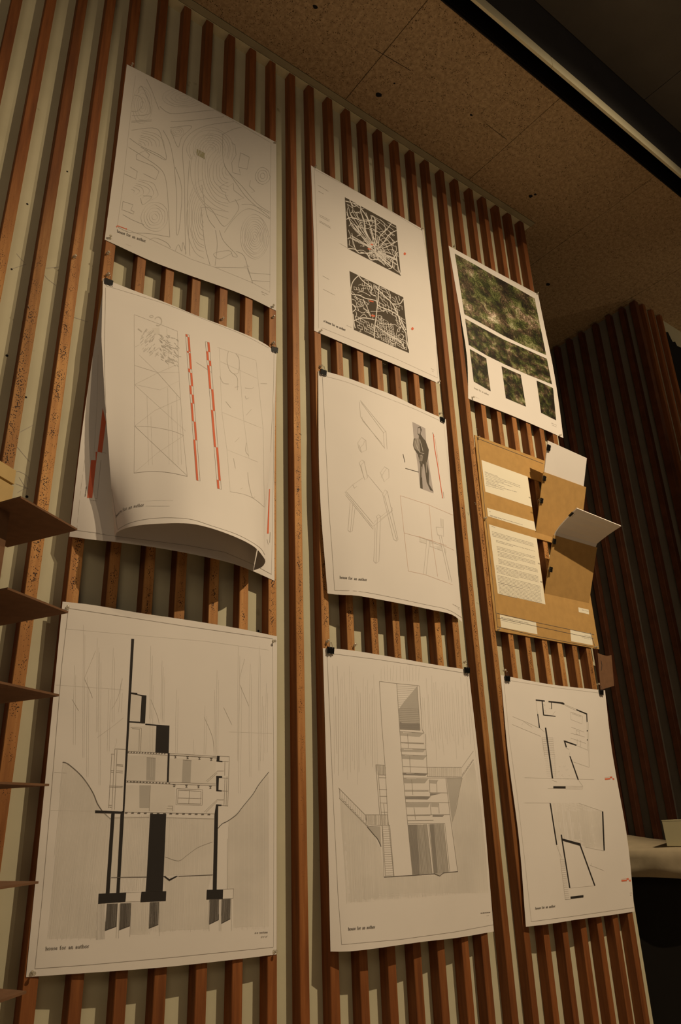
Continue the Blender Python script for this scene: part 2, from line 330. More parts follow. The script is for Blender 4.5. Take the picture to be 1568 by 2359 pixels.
# slot with a pale rail, black band, then the darker concrete bays
box('slot_back', -2.2, 6.2, -.745, -.652, ZC+.22, ZC+.26, 'black_paint', ceil)
box('slot_side', -2.2, 6.2, -.656, -.6505, ZC+.0005, ZC+.24, 'black_paint', ceil)
box('pale_rail', -2.2, 2.13, -.757, -.745, ZC-.061, ZC+.0, 'rail_paint', ceil, .001)
box('pale_rail', 2.132, 6.2, -.757, -.745, ZC-.061, ZC+.0, 'rail_paint', ceil, .001)
box('black_band', -2.2, 6.2, -.757, -.745, ZC+.0005, ZC+.345, 'charcoal_paint', ceil)
XD = [-2.2, -.2, 1.4, 2.95, 4.5, 6.2]
for a, b in zip(XD[:-1], XD[1:]): box('bay', a+.002, b-.002, -4.2, -.7585, ZC+.327, ZC+.42, 'dark_concrete', ceil, .002)

# box-shaped pier on the right, slatted all round, and the recess behind the free end of the wall
wr = tag(empty('wall_right', (3.93, .4, ZF)), kind='structure')
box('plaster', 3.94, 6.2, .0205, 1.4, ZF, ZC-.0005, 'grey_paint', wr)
YS = [-.019, .072, .172, .275, .385, .49, .59, .69, .79, .89, .99, 1.09, 1.19, 1.29]
for i, y in enumerate(YS):
    y1 = y+(.09 if i == 0 else .032)
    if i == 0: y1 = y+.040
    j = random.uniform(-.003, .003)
    o = mesh('slat', *boxgeo(3.90, 3.9398, y+j, y1+j, ZF+.002, ZC-.012-random.random()*.008), 'shaded_slat_wood', wr)
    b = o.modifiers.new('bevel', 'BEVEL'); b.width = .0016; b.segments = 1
box('cream_facing', 3.945, 6.2, .0100, .0200, ZF, ZC-.0005, 'cream_paint', wr)
for i in range(23):
    x = 3.99+i*.1
    o = mesh('slat', *boxgeo(x, x+.03, -.019, .0098, ZF+.002, ZC-.008), 'slat_wood', wr)
    if i in (3, 4, 5, 6, 7): bpy.data.objects.remove(o)
    else:
        b = o.modifiers.new('bevel', 'BEVEL'); b.width = .0016; b.segments = 1
wq = tag(empty('wall_recess', (3.4, 1.4, ZF)), kind='structure')
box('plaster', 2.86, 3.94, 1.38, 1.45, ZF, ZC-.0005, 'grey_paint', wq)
box('side_plaster', 2.8555, 2.8595, 0.125, 1.38, ZF, ZC-.0005, 'black_paint', wq)
tag(box('wall_far', 6.2, 6.3, -4.6, 1.45, ZF, ZC+.42, 'grey_paint'), kind='structure')
fl = tag(box('floor', -3.2, 6.2, -4.6, 1.5, ZF-.1, ZF, 'floor_concrete'), kind='structure')

# ------------------------------------------------------------------ sheets of paper and what is drawn on them
SPLIT = {'text_sheet', 'map_ground', 'red_bar', 'red_dot', 'black_fill', 'black_walls', 'building_mark', 'dark_shading'}
class Sheet:
    """A sheet: rows of (px, py, depth in front of the slats); built at true size on and in front of the slats."""
    def __init__(self, name, rows, vs, label, parent=None, mat='white_paper', nu=24, nv=30, wave=0.0, seed=1, thick=.0004, cat='drawing', group=None, gap=.0012):
        def P(p): return onY(p[0], p[1], -SD-gap-p[2])
        R = []
        for row in rows:
            pts = [P(p) for p in row]
            L = [0]
            for a, b in zip(pts[:-1], pts[1:]): L.append(L[-1]+(b-a).length)
            out = []
            for i in range(nu+1):
                s = L[-1]*i/nu; k = 0
                while k < len(L)-2 and L[k+1] < s: k += 1
                t = (s-L[k])/max(1e-9, L[k+1]-L[k])
                if len(pts) > 2:
                    p0, p1, p2, p3 = pts[max(k-1, 0)], pts[k], pts[k+1], pts[min(k+2, len(pts)-1)]
                    m1 = (p2-p0)*.5 if k > 0 else p2-p1; m2 = (p3-p1)*.5 if k+2 < len(pts) else p2-p1
                    # centripetal-ish scaling
                    l = (p2-p1).length; m1 = m1.normalized()*l; m2 = m2.normalized()*l
                    t2, t3 = t*t, t*t*t
                    out.append(p1*(2*t3-3*t2+1)+m1*(t3-2*t2+t)+p2*(-2*t3+3*t2)+m2*(t3-t2))
                else: out.append(pts[0].lerp(pts[-1], i/nu))
            R.append(out)
        rnd = random.Random(seed); ph = [rnd.uniform(0, 6.28) for _ in range(6)]
        V = []
        for j in range(nv+1):
            v = j/nv; k = 0
            while k < len(vs)-2 and vs[k+1] < v: k += 1
            t = (v-vs[k])/(vs[k+1]-vs[k])
            for i in range(nu+1):
                u = i/nu
                if len(vs) > 2:
                    p1, p2 = R[k][i], R[k+1][i]
                    h = vs[k+1]-vs[k]
                    m1 = (R[k+1][i]-R[k-1][i])*(h/(vs[k+1]-vs[k-1])) if k > 0 else (p2-p1)
                    m2 = (R[k+2][i]-R[k][i])*(h/(vs[k+2]-vs[k])) if k+2 < len(vs) else (p2-p1)
                    t2, t3 = t*t, t*t*t
                    p = p1*(2*t3-3*t2+1)+m1*(t3-2*t2+t)+p2*(-2*t3+3*t2)+m2*(t3-t2)
                else: p = R[0][i].lerp(R[1][i], t)
                e = math.sin(math.pi*u)*math.sin(math.pi*v)
                p = p+Vector((0, -wave*(e*.6+.4*abs(math.sin(math.pi*u*2+ph[0])*math.sin(math.pi*v*2.2+ph[1]))*(e+.15)), 0))
                if p.y > -SD-.0009: p.y = -SD-.0009
                V.append(p)
        F = [(j*(nu+1)+i, (j+1)*(nu+1)+i, (j+1)*(nu+1)+i+1, j*(nu+1)+i+1) for j in range(nv) for i in range(nu)]
        self.root = parent if parent is not None else tag(empty(name, V[nv*(nu+1)+nu//2]), label, cat, group)
        self.V, self.F = V, F; self.name = name
        self.paper = paper_mesh('sheet', V, nu, nv, mat, self.root)
        self.bvh = BVHTree.FromPolygons(V, F)
        self.layers = {}
    def setcrop(self, ox, oy, s): self.ox, self.oy, self.s = ox, oy, s
    def px(self, p): return (self.ox+p[0]/self.s, self.oy+p[1]/self.s)
    def cast(self, px, py, lift):
        d = ray(px, py).normalized(); h = self.bvh.ray_cast(CAM, d)
        if h[0] is None: return None
        n = h[1]
        if n.dot(d) > 0: n = -n
        return h[0]+n*lift
    def lay(self, part, mat):
        if part in SPLIT: self.count = getattr(self, 'count', 0)+1; k = (part, mat, self.count)
        else: k = (part, mat)
        if k not in self.layers: self.layers[k] = ([], [])
        return self.layers[k]
    def quad(self, L, pts, lift):
        c = [self.cast(x, y, lift) for x, y in pts]
        if any(q is None for q in c): return
        if max((c[i]-c[i-1]).length for i in range(len(c))) > .12: return
        b = len(L[0]); L[0].extend(c); L[1].append(tuple(range(b, b+len(c))))
    LIFT = {'ghost_pencil': .00025, 'light_shade': .0002, 'shade_grey': .0003, 'mid_shade': .00035, 'faint_pencil': .0004, 'pencil': .0005, 'map_ink': .0003, 'white_paper': .0006,
            'portrait_grey': .0003, 'olive_ink': .0004, 'pale_red': .0005, 'red_ink': .0007, 'suit_grey': .0005, 'suit_light': .0007, 'grey_ink': .0009, 'ink': .0007}
    def line(self, pts, w=.8, mat='pencil', part='pencil_lines', raw=False):
        w *= {'pencil': .88, 'faint_pencil': .85, 'ghost_pencil': .85}.get(mat, 1)
        L = self.lay(part, mat); lift = self.LIFT.get(mat, .0005)
        P = [p if raw else self.px(p) for p in pts]
        Q = [P[0]]
        for a, b in zip(P[:-1], P[1:]):
            d = math.hypot(b[0]-a[0], b[1]-a[1]); n = max(1, int(d/14))
            for i in range(1, n+1): Q.append((a[0]+(b[0]-a[0])*i/n, a[1]+(b[1]-a[1])*i/n))
        prev = None
        for i, q in enumerate(Q):
            a, b = Q[max(0, i-1)], Q[min(len(Q)-1, i+1)]
            dx, dy = b[0]-a[0], b[1]-a[1]; l = math.hypot(dx, dy) or 1
            nx, ny = -dy/l*w/2, dx/l*w/2
            cur = ((q[0]+nx, q[1]+ny), (q[0]-nx, q[1]-ny))
            if prev: self.quad(L, (prev[0], prev[1], cur[1], cur[0]), lift)
            prev = cur
    def curve(self, pts, **kw):
        out = []
        for i in range(len(pts)-1):
            p0, p1, p2, p3 = pts[max(i-1, 0)], pts[i], pts[i+1], pts[min(i+2, len(pts)-1)]
            for k in range(5):
                t = k/5
                out.append(tuple(.5*((2*p1[c])+(-p0[c]+p2[c])*t+(2*p0[c]-5*p1[c]+4*p2[c]-p3[c])*t*t+(-p0[c]+3*p1[c]-3*p2[c]+p3[c])*t**3) for c in (0, 1)))
        out.append(pts[-1]); self.line(out, **kw)
    def fill(self, poly, mat='ink', part='filled_areas', step=7, raw=False):
        L = self.lay(part, mat); lift = self.LIFT.get(mat, .0005)-.0001
        P = [p if raw else self.px(p) for p in poly]
        ys = sorted(set([min(p[1] for p in P), max(p[1] for p in P)]+[p[1] for p in P]))
        lv = []
        for a, b in zip(ys[:-1], ys[1:]):
            n = max(1, int((b-a)/step)+1)
            lv += [(a+(b-a)*i/n, a+(b-a)*(i+1)/n) for i in range(n)]
        def xs(y, e):
            r = []
            for i in range(len(P)):
                (x0, y0), (x1, y1) = P[i-1], P[i]
                if (y0 <= e < y1) or (y1 <= e < y0): r.append((x0+(x1-x0)*(e-y0)/(y1-y0), x0+(x1-x0)*(y-y0)/(y1-y0)))
            r.sort(); return [q[1] for q in r]
        for a, b in lv:
            if b-a < 1e-6: continue
            m_ = (a+b)/2; A, B = xs(a, m_), xs(b, m_)
            for k in range(0, len(A)-1, 2):
                n = max(1, int(abs(A[k+1]-A[k])/16)+1)
                for i in range(n):
                    t0, t1 = i/n, (i+1)/n
                    self.quad(L, ((A[k]+(A[k+1]-A[k])*t0, a), (B[k]+(B[k+1]-B[k])*t0, b), (B[k]+(B[k+1]-B[k])*t1, b), (A[k]+(A[k+1]-A[k])*t1, a)), lift)
    def hatch(self, poly, spacing=6, w=.6, mat='ghost_pencil', part='pencil_hatching', slant=0.0, rough=0, seed=0):
        """near-vertical pencil strokes inside a polygon (crop coordinates)"""
        rnd = random.Random(seed); x0 = min(p[0] for p in poly)-200; x1 = max(p[0] for p in poly)+200; x = x0
        while x < x1:
            pts = []
            for i in range(len(poly)):
                (ax, ay), (bx, by) = poly[i-1], poly[i]
                da, db = ax-slant*ay-x, bx-slant*by-x
                if (da < 0) != (db < 0):
                    t = da/(da-db); pts.append((ax+(bx-ax)*t, ay+(by-ay)*t))
            pts.sort(key=lambda p: p[1])
            for k in range(0, len(pts)-1, 2):
                a, b = pts[k], pts[k+1]
                if rough: b = (b[0], b[1]-rnd.uniform(0, rough))
                if b[1]-a[1] > 3: self.line([a, b], w=w*rnd.uniform(.7, 1.2), mat=mat, part=part)
            x += spacing*rnd.uniform(.6, 1.4)
    def patch(self, name, quadpts, mat, nu=10, nv=12, lift=.0005, asp=1.0):
        """flat print (a photograph) on the sheet: corners TL TR BR BL in crop coordinates, optional curved edges through nu"""
        TL, TR, BR, BL = [self.px(p) for p in quadpts]
        V, UV = [], []
        for j in range(nv+1):
            for i in range(nu+1):
                u, v = i/nu, j/nv
                x = (TL[0]*(1-u)+TR[0]*u)*(1-v)+(BL[0]*(1-u)+BR[0]*u)*v; y = (TL[1]*(1-u)+TR[1]*u)*(1-v)+(BL[1]*(1-u)+BR[1]*u)*v
                q = self.cast(x, y, lift)
                if q is None: q = self.cast(x+(-1.5 if u > .5 else 1.5), y, lift) or onY(x, y, -SD-.004)
                V.append(q); UV.append((u*asp, 1-v))
        F = [(j*(nu+1)+i, (j+1)*(nu+1)+i, (j+1)*(nu+1)+i+1, j*(nu+1)+i+1) for j in range(nv) for i in range(nu)]
        return mesh(name, V, F, mat, self.root, uvs=UV)
    def text(self, s, p0, p1, h, w=.9, mat='grey_ink', part='lettering', up=(0, -1), bold=True):
        g = [GLYPH.get(c) for c in s]
        w *= .80; h *= .88; tot = sum((q[0] if q else .35)+.16 for q in g)
        dx, dy = (p1[0]-p0[0])/tot, (p1[1]-p0[1])/tot; x = 0
        for q in g:
            if q:
                for st in q[1]:
                    self.line([(p0[0]+dx*(x+a)+up[0]*h*b, p0[1]+dy*(x+a)+up[1]*h*b) for a, b in st], w=w, mat=mat, part=part)
            x += (q[0] if q else .35)+.16
    def words(self, p0, p1, w=.9, mat='grey_ink', part='small_print', seed=0, wl=(5, 16)):
        """lettering too small to read in the photograph: a row of word-long marks"""
        rnd = random.Random(seed); L = math.hypot(p1[0]-p0[0], p1[1]-p0[1]); s = 0
        while s < L:
            l = min(rnd.uniform(*wl), L-s)
            a, b = s/L, (s+l)/L
            self.line([(p0[0]+(p1[0]-p0[0])*a, p0[1]+(p1[1]-p0[1])*a), (p0[0]+(p1[0]-p0[0])*b, p0[1]+(p1[1]-p0[1])*b)], w=w*rnd.uniform(.75, 1.1), mat=mat, part=part)
            s += l+rnd.uniform(2.5, 5)
    def done(self):
        for k, (V, F) in self.layers.items():
            if F:
                o = mesh(k[0], V, F, k[1], self.root)
                if k[0] not in SPLIT: o['kind'] = 'stuff'
        self.layers = {}
def circ(cx, cy, rx, ry, n=14, a0=0, a1=2*math.pi): return [(cx+rx*math.cos(a0+(a1-a0)*i/n), cy+ry*math.sin(a0+(a1-a0)*i/n)) for i in range(n+1)]
def arc(cx, cy, rx, ry, a, b, n=6): return [(cx+rx*math.cos(math.radians(a+(b-a)*i/n)), cy+ry*math.sin(math.radians(a+(b-a)*i/n))) for i in range(n+1)]
GLYPH = {
 'h': (.5, [[(-.05, 1), (.07, 1), (.07, 0)], [(-.04, 0), (.18, 0)], [(.07, .45), (.2, .62), (.35, .6), (.42, .45), (.42, 0)], [(.32, 0), (.52, 0)]]),
 'o': (.5, [arc(.25, .31, .24, .31, 0, 360, 10)]),
 'u': (.5, [[(-.03, .6), (.08, .6), (.08, .15), (.18, 0), (.32, .03), (.42, .15)], [(.32, .6), (.42, .6), (.42, 0), (.52, 0)]]),
 's': (.38, [[(.36, .5), (.25, .62), (.08, .58), (.04, .44), (.32, .24), (.34, .1), (.2, 0), (.03, .05), (.02, .15)]]),
 'e': (.45, [[(.05, .33), (.42, .33), (.38, .55), (.22, .62), (.06, .5), (.02, .3), (.08, .08), (.24, 0), (.42, .08)]]),
 'f': (.34, [[(.4, .95), (.25, 1), (.12, .9), (.12, 0)], [(0, .6), (.32, .6)], [(.02, 0), (.25, 0)]]),
 'r': (.38, [[(-.03, .6), (.1, .6), (.1, 0)], [(0, 0), (.22, 0)], [(.1, .42), (.22, .6), (.38, .6)]]),
 'a': (.46, [[(.06, .5), (.2, .62), (.36, .55), (.38, .05), (.48, 0)], [(.38, .36), (.15, .34), (.03, .2), (.08, .03), (.24, 0), (.38, .12)]]),
 'n': (.5, [[(-.03, .6), (.08, .6), (.08, 0)], [(-.03, 0), (.18, 0)], [(.08, .45), (.2, .62), (.35, .6), (.42, .45), (.42, 0)], [(.32, 0), (.52, 0)]]),
 't': (.32, [[(.12, .9), (.12, .1), (.2, 0), (.32, .06)], [(0, .6), (.3, .6)]]),
 'i': (.2, [[(.0, .6), (.1, .6), (.1, 0)], [(0, 0), (.2, 0)], [(.1, .85), (.1, .95)]]),
 'c': (.42, [[(.4, .5), (.22, .62), (.06, .5), (.02, .3), (.08, .08), (.24, 0), (.4, .08)]]),
 '-': (.28, [[(.02, .32), (.26, .32)]]), '=': (.3, [[(.02, .4), (.28, .4)], [(.02, .2), (.28, .2)]]), "'": (.1, [[(.05, 1), (.05, .75)]]), '"': (.16, [[(.03, 1), (.03, .75)], [(.13, 1), (.13, .75)]]),
 '1': (.2, [[(0, .75), (.12, .95), (.12, 0)]]), '4': (.4, [[(.3, 0), (.3, .95), (0, .3), (.4, .3)]]), '/': (.3, [[(0, -.05), (.28, 1)]]),
}

def Z(px, py, z): return (px, py, max(0.0, -onZ(px, py, z).y-SD-.0012))
C_W = 1.0
# ---- top left: contour map
s = Sheet('site_map_sheet', [[(292, 148, 0), (464, 236, .003), (636, 328, 0)], [(267, 352, 0), (450, 440, .008), (636.5, 520, 0)], [(241, 552, 0), (350, 602, .004), (427.5, 631, .006), (555, 677, .004), (636, 716, 0)]], [0, .5, 1],
          'white sheet with a faint pencil contour map and small olive square, pinned top left', mat='grey_white_paper', wave=.002, seed=3)
s.setcrop(240, 140, 3.92)
s.line([(290, 75), (250, 380), (215, 700), (160, 1200), (118, 1500)], w=.8, mat='faint_pencil', part='border_line')
s.line([(290, 75), (740, 290), (1180, 550), (1505, 740), (1500, 1300), (1495, 2090), (1340, 2005), (1000, 1865), (780, 1790), (560, 1680), (350, 1580), (200, 1520)], w=.8, mat='faint_pencil', part='border_line')
for c in ([(380, 165), (430, 270), (460, 350), (497, 445)], [(250, 495), (380, 488), (420, 460), (400, 360), (345, 240), (318, 240), (312, 290)], [(245, 455), (300, 455), (345, 400), (330, 330), (270, 310)],
          [(245, 545), (430, 535)], [(245, 556), (425, 545)], [(600, 550), (800, 538), (1080, 505)], [(500, 410), (560, 460), (640, 478), (880, 455), (990, 445)], [(595, 605), (790, 590), (700, 690), (665, 780), (600, 620)],
          [(1170, 550), (950, 580), (800, 640), (720, 740), (708, 860), (725, 1100), (730, 1500), (735, 1750)], [(245, 628), (470, 612), (530, 740), (560, 890), (480, 860), (330, 780)],
          [(530, 625), (590, 740), (625, 900), (645, 1100), (655, 1250), (650, 1500), (660, 1575), (680, 1500), (700, 1250), (690, 1100), (640, 960)], [(220, 780), (360, 870), (490, 960), (550, 1050), (575, 1250), (592, 1590)],
          [(120, 1500), (230, 1550), (400, 1560), (592, 1592)], [(230, 700), (330, 770), (480, 840), (560, 895)], [(1070, 660), (1085, 940), (1250, 1140), (1380, 1290), (1500, 1370)], [(1060, 670), (1160, 620), (1240, 600)],
          [(1085, 950), (1200, 1120), (1300, 1250), (1500, 1420)], [(875, 1325), (905, 1640), (955, 1845)], [(875, 1325), (960, 1335), (1060, 1480), (1110, 1480), (1190, 1380), (1215, 1320), (1180, 1250)],
          [(1085, 1550), (1160, 1440), (1260, 1350), (1350, 1345), (1500, 1430)], [(1240, 1300), (1330, 1300), (1440, 1350), (1490, 1380)], [(1005, 1530), (1020, 1640), (1015, 1730), (1000, 1850)], [(1040, 1530), (1080, 1630), (1200, 1760), (1160, 1765), (1130, 1715), (990, 1740), (1040, 1790), (1150, 1740)],
          [(1190, 1720), (1260, 1760), (1300, 1880), (1340, 2010)], [(405, 1620), (460, 1600), (560, 1640), (600, 1690)], [(640, 1720), (670, 1660), (700, 1720), (710, 1640), (740, 1740)], [(170, 1390), (260, 1440), (360, 1480)],
          [(350, 1220), (430, 1230), (350, 1300), (330, 1240)], [(770, 900), (750, 1300), (775, 1760)], [(880, 1120), (930, 1400), (1000, 1510)]):
    s.curve(c, w=.8, mat='map_pencil')
for c in ([(1000, 1865), (1290, 1870), (1340, 2005)], [(1305, 1915), (1500, 1930)], [(1330, 1985), (1497, 1993)], [(1260, 1855), (1310, 1855)], [(170, 1270), (260, 1300), (240, 1350), (270, 1362), (262, 1385), (215, 1365), (160, 1345), (170, 1270)],
          [(235, 960), (300, 1000), (285, 1070), (180, 1020)], [(355, 1020), (465, 1075), (495, 1000), (440, 950), (290, 890), (290, 850), (370, 810), (410, 850), (395, 880)], [(1040, 1140), (1110, 1100), (1115, 1140), (1165, 1105), (1170, 1170), (1210, 1200), (1260, 1240), (1200, 1260), (1130, 1280), (1090, 1210), (1100, 1190), (1070, 1180), (1040, 1140)],
          [(1230, 830), (1310, 870), (1290, 980), (1210, 960), (1230, 830)], [(1150, 740), (1180, 760), (1190, 850), (1150, 920), (1160, 1010), (1230, 1030), (1220, 980)], [(1320, 1080), (1310, 1130), (1360, 1180), (1330, 1190)]):
    s.line(c, w=.8, mat='map_pencil')
rr = random.Random(5)
def rings(cx, cy, rx, ry, n, a0=0, a1=360, mat='contour_pencil'):
    for i in range(1, n+1):
        k = i/n; s.curve([(cx+rx*k*math.cos(math.radians(a))*(1+rr.uniform(-.06, .06)), cy+ry*k*math.sin(math.radians(a))*(1+rr.uniform(-.06, .06))) for a in range(a0, a1+1, 30)], w=.7, mat=mat)
rings(455, 1410, 120, 130, 5); rings(1430, 1040, 65, 75, 3, mat='map_pencil'); rings(1360, 1590, 125, 205, 9); rings(960, 800, 210, 190, 9, 150, 390); rings(345, 400, 85, 170, 5); rings(720, 330, 200, 90, 5); rings(660, 640, 60, 40, 3)
rings(230, 1180, 260, 120, 6, -70, 70); rings(300, 760, 240, 130, 7, -80, 30); rings(1120, 1000, 330, 420, 12, 90, 240); rings(900, 1420, 150, 360, 9, 90, 270)
s.fill([(835, 795), (908, 835), (908, 890), (832, 848)], 'olive_ink', 'building_mark')
s.line([(108, 1497), (125, 1492), (200, 1520)], w=1.6, mat='red_ink', part='scale_bar'); s.line([(118, 1487), (112, 1507)], w=1, mat='red_ink', part='scale_bar'); s.line([(203, 1512), (197, 1530)], w=1, mat='red_ink', part='scale_bar')
s.text('house for an author', (118, 1550), (378, 1642), 28, w=1.0, mat='grey_ink')
s.words((195, 1655), (245, 1675), .8, 'faint_pencil', seed=1); s.words((1420, 2085), (1480, 2112), 1.1, 'pencil', seed=2); s.words((1425, 2105), (1450, 2118), .9, 'pencil', seed=3)
s.done()

# ---- middle left: the sheet behind, with its red bars, and the curling sheet in front
s = Sheet('red_bar_sheet', [[(240, 650, 0), (440, 728, 0), (636, 808, 0)], [(196, 940, 0), (414, 1020, 0), (632, 1075, 0)], [(159.5, 1236, 0), Z(220, 1244, .69), Z(279, 1250, .69), Z(398, 1268, .69), Z(517, 1293, .69), (581, 1315, .006), (632, 1338, 0)]], [0, .5, 1],
          'white sheet with thick red bars, mostly hidden behind the curling drawing', seed=4)
s.setcrop(0, 1060, 5.896)
s.line([(1150, 0), (1085, 500), (1045, 940)], w=.9, mat='faint_pencil', part='border_line'); s.line([(1045, 955), (1415, 1003)], w=.9, mat='pencil', part='border_line')
s.fill([(1235, 0), (1308, 0), (1252, 515), (1183, 513)], 'red_ink', 'red_bar'); s.line([(1370, 0), (1318, 525), (1183, 515)], w=.8, mat='pencil')
s.words((1175, 360), (1158, 495), 1.4, 'grey_ink', seed=8, wl=(30, 60)); s.words((1200, 540), (1308, 555), 1.2, 'pencil', seed=9, wl=(12, 30))
s.setcrop(220, 640, 3.369)
s.fill([(55, 1010), (80, 1120), (50, 1357), (15, 1350)], 'red_ink', 'red_bar'); s.line([(20, 1345), (48, 1357), (80, 1362)], w=.8, mat='pencil'); s.fill([(0, 1350), (14, 1352), (4, 1440), (0, 1440)], 'red_ink', 'red_bar')
s.line([(20, 600), (10, 1000), (-20, 1500)], w=.8, mat='faint_pencil', part='border_line')
s.line([(0, 1985), (200, 2012), (700, 2075), (1000, 2130), (1225, 2225), (1365, 2302)], w=.9, mat='pencil', part='border_line'); s.line([(1385, 800), (1380, 1500), (1365, 2302)], w=.8, mat='faint_pencil', part='border_line')
s.fill([(1346, 1640), (1352, 1640), (1343, 1985), (1330, 1985)], 'red_ink', 'red_bar'); s.line([(1355, 1975), (1350, 2055)], w=1.2, mat='pencil'); s.line([(1330, 2030), (1340, 2070)], w=.8, mat='pencil')
s.done()
zb = .696
def _cz(a, b):
    y = onZ(a, b, zb).y; return onY(a, b, -.045+(y+.045)*.74)
bot = [onY(264, 1238, -.105)]+[_cz(a, b) for a, b in ((270, 1226), (306, 1213), (357, 1207), (434, 1206), (490, 1218), (551, 1241), (587, 1261), (607, 1284), (611, 1294), (602, 1307))]+[_cz(584, 1314)]
top = [(237, 641, .003), (300, 666, .008), (389, 700, .016), (453, 727, .02), (517, 751, .018), (581, 777, .012), (616, 796, .006), (637, 815, .003)]
class CurlSheet(Sheet): pass
_on = onY
def onY(px, py, y):      # rows may hold ready points (px is then a Vector)
    return _on(px, py, y)
def lenpar(pts, n):
    L = [0]
    for a, b in zip(pts[:-1], pts[1:]): L.append(L[-1]+(b-a).length)
    out = []
    for i in range(n+1):
        t = L[-1]*i/n; k = 0
        while k < len(L)-2 and L[k+1] < t: k += 1
        f = (t-L[k])/max(1e-9, L[k+1]-L[k])
        p0, p1, p2, p3 = pts[max(k-1, 0)], pts[k], pts[k+1], pts[min(k+2, len(pts)-1)]
        l = (p2-p1).length; m1 = (p2-p0).normalized()*l; m2 = (p3-p1).normalized()*l; f2, f3 = f*f, f**3
        out.append(p1*(2*f3-3*f2+1)+m1*(f3-2*f2+f)+p2*(-2*f3+3*f2)+m2*(f3-f2))
    return out
NU, NV = 44, 34
T = lenpar([_on(a, b, -SD-.004-c) for a, b, c in top], NU); B = lenpar(bot, NU)
s = Sheet('curling_drawing', [[(237, 641, .003), (637, 815, .003)], [(270, 1226, .1), (602, 1307, .05)]], [0, 1],
          'large curling sheet with two red checked bars, bottom edge rolled off the wall', nu=NU, nv=NV, seed=5)
bpy.data.objects.remove(s.paper)
V = []
for j in range(NV+1):
    v = j/NV; w = (.55*v+.45*v*v) if v < 1 else 1
    for i in range(NU+1):
        u = i/NU; a, b = T[i], B[i]
        ww = w*(1-.35*math.sin(math.pi*v)*max(0, 1-u*2.2)) if u < .45 else w*(1-.25*math.sin(math.pi*v)*max(0, (u-.6)/.4))
        V.append(Vector((a.x+(b.x-a.x)*ww, a.y+(b.y-a.y)*ww, a.z+(b.z-a.z)*v)))
LE = [(237, 641, .003), (231, 800, .022), (238, 960, .045), (250, 1110, .062), (264, 1238, .065)]
for j in range(NV+1):
    v = j/NV*4; k = min(3, int(v)); f = v-k; e = [LE[k][c]+(LE[k+1][c]-LE[k][c])*f for c in range(3)]
    z0_ = V[j*(NU+1)].z; tgt = onY(e[0], e[1], -SD-.004-e[2]); tgt.z = z0_+(tgt.z-z0_)*.3; d_ = tgt-V[j*(NU+1)]
    for i in range(NU+1):
        u = i/NU
        if u < .35: V[j*(NU+1)+i] = V[j*(NU+1)+i]+d_*(1-u/.35)**2
s.V = V; s.paper = paper_mesh('sheet', V, NU, NV, 'white_paper', s.root); s.bvh = BVHTree.FromPolygons(V, s.F)
s.setcrop(220, 640, 3.369)
s.curve([(78, 78), (74, 300), (70, 600), (80, 1000), (110, 1500), (150, 1800), (170, 1950)], w=.8, mat='pencil', part='border_line')
s.curve([(80, 62), (300, 128), (560, 210), (900, 345), (1150, 445), (1345, 545)], w=.8, mat='faint_pencil', part='border_line'); s.curve([(1385, 590), (1378, 900), (1355, 1400), (1335, 1800), (1316, 2100)], w=.8, mat='faint_pencil', part='border_line')
s.curve([(172, 1955), (260, 1905), (400, 1873), (560, 1862), (740, 1875), (900, 1925), (1080, 1985), (1200, 2045), (1280, 2100), (1312, 2150)], w=.9, mat='pencil', part='border_line')
s.line([(300, 285), (302, 680), (304, 1100), (300, 1515)], w=.7, mat='faint_pencil'); s.line([(300, 285), (550, 380), (635, 415), (650, 800), (680, 1225), (712, 1542)], w=.7, mat='faint_pencil')
s.curve([(300, 1515), (430, 1503), (570, 1512), (712, 1542)], w=.8); s.line([(304, 1150), (710, 1535)], w=.7, mat='faint_pencil'); s.line([(300, 1515), (480, 1360), (685, 1225)], w=.7, mat='faint_pencil'); s.curve([(304, 1150), (450, 1160), (600, 1190), (685, 1225)], w=.7, mat='faint_pencil')
s.line([(304, 1150), (460, 1030), (660, 940)], w=.7, mat='faint_pencil'); s.line([(304, 828), (480, 740), (640, 670)], w=.7, mat='faint_pencil'); s.line([(304, 828), (500, 870), (650, 800)], w=.7, mat='ghost_pencil'); s.line([(304, 680), (480, 735), (660, 940)], w=.7, mat='faint_pencil'); s.line([(304, 830), (480, 990), (700, 1190)], w=.7, mat='ghost_pencil')
s.line([(340, 600), (480, 735), (650, 735)], w=.7, mat='ghost_pencil'); s.line([(300, 540), (340, 520)], w=.7, mat='faint_pencil'); s.line([(552, 380), (560, 520), (570, 710)], w=.7, mat='ghost_pencil')
for x in (400, 430, 560, 590, 630, 655): s.line([(x, 830+rr.uniform(0, 300)), (x+12, 1450)], w=.7, mat='ghost_pencil')
rr = random.Random(11)
for i in range(170):
    a = rr.uniform(0, 1); x = 345+rr.uniform(0, 290); y = 415+(x-345)*.12+rr.uniform(0, 170+(x-345)*.25)
    if 455 < x < 485 and y < 560: continue
    l = rr.uniform(14, 38); an = math.radians(rr.uniform(-60, -35) if x < 470 else rr.uniform(15, 60)); s.line([(x, y), (x+l*math.cos(an), y+l*math.sin(an))], w=rr.uniform(.7, 1.5), mat=rr.choice(['faint_pencil', 'shade_grey', 'faint_pencil']), part='pencil_shading')
s.curve(arc(485, 338, 28, 34, -150, 120, 8), w=2.6, mat='faint_pencil', part='pencil_shading'); s.curve(arc(435, 300, 14, 8, 0, 330, 6), w=2, mat='faint_pencil', part='pencil_shading'); s.fill([(440, 390), (495, 385), (498, 440), (460, 445), (440, 415)], 'light_shade', 'pencil_shading'); s.line([(330, 395), (360, 420)], w=3, mat='faint_pencil', part='pencil_shading')
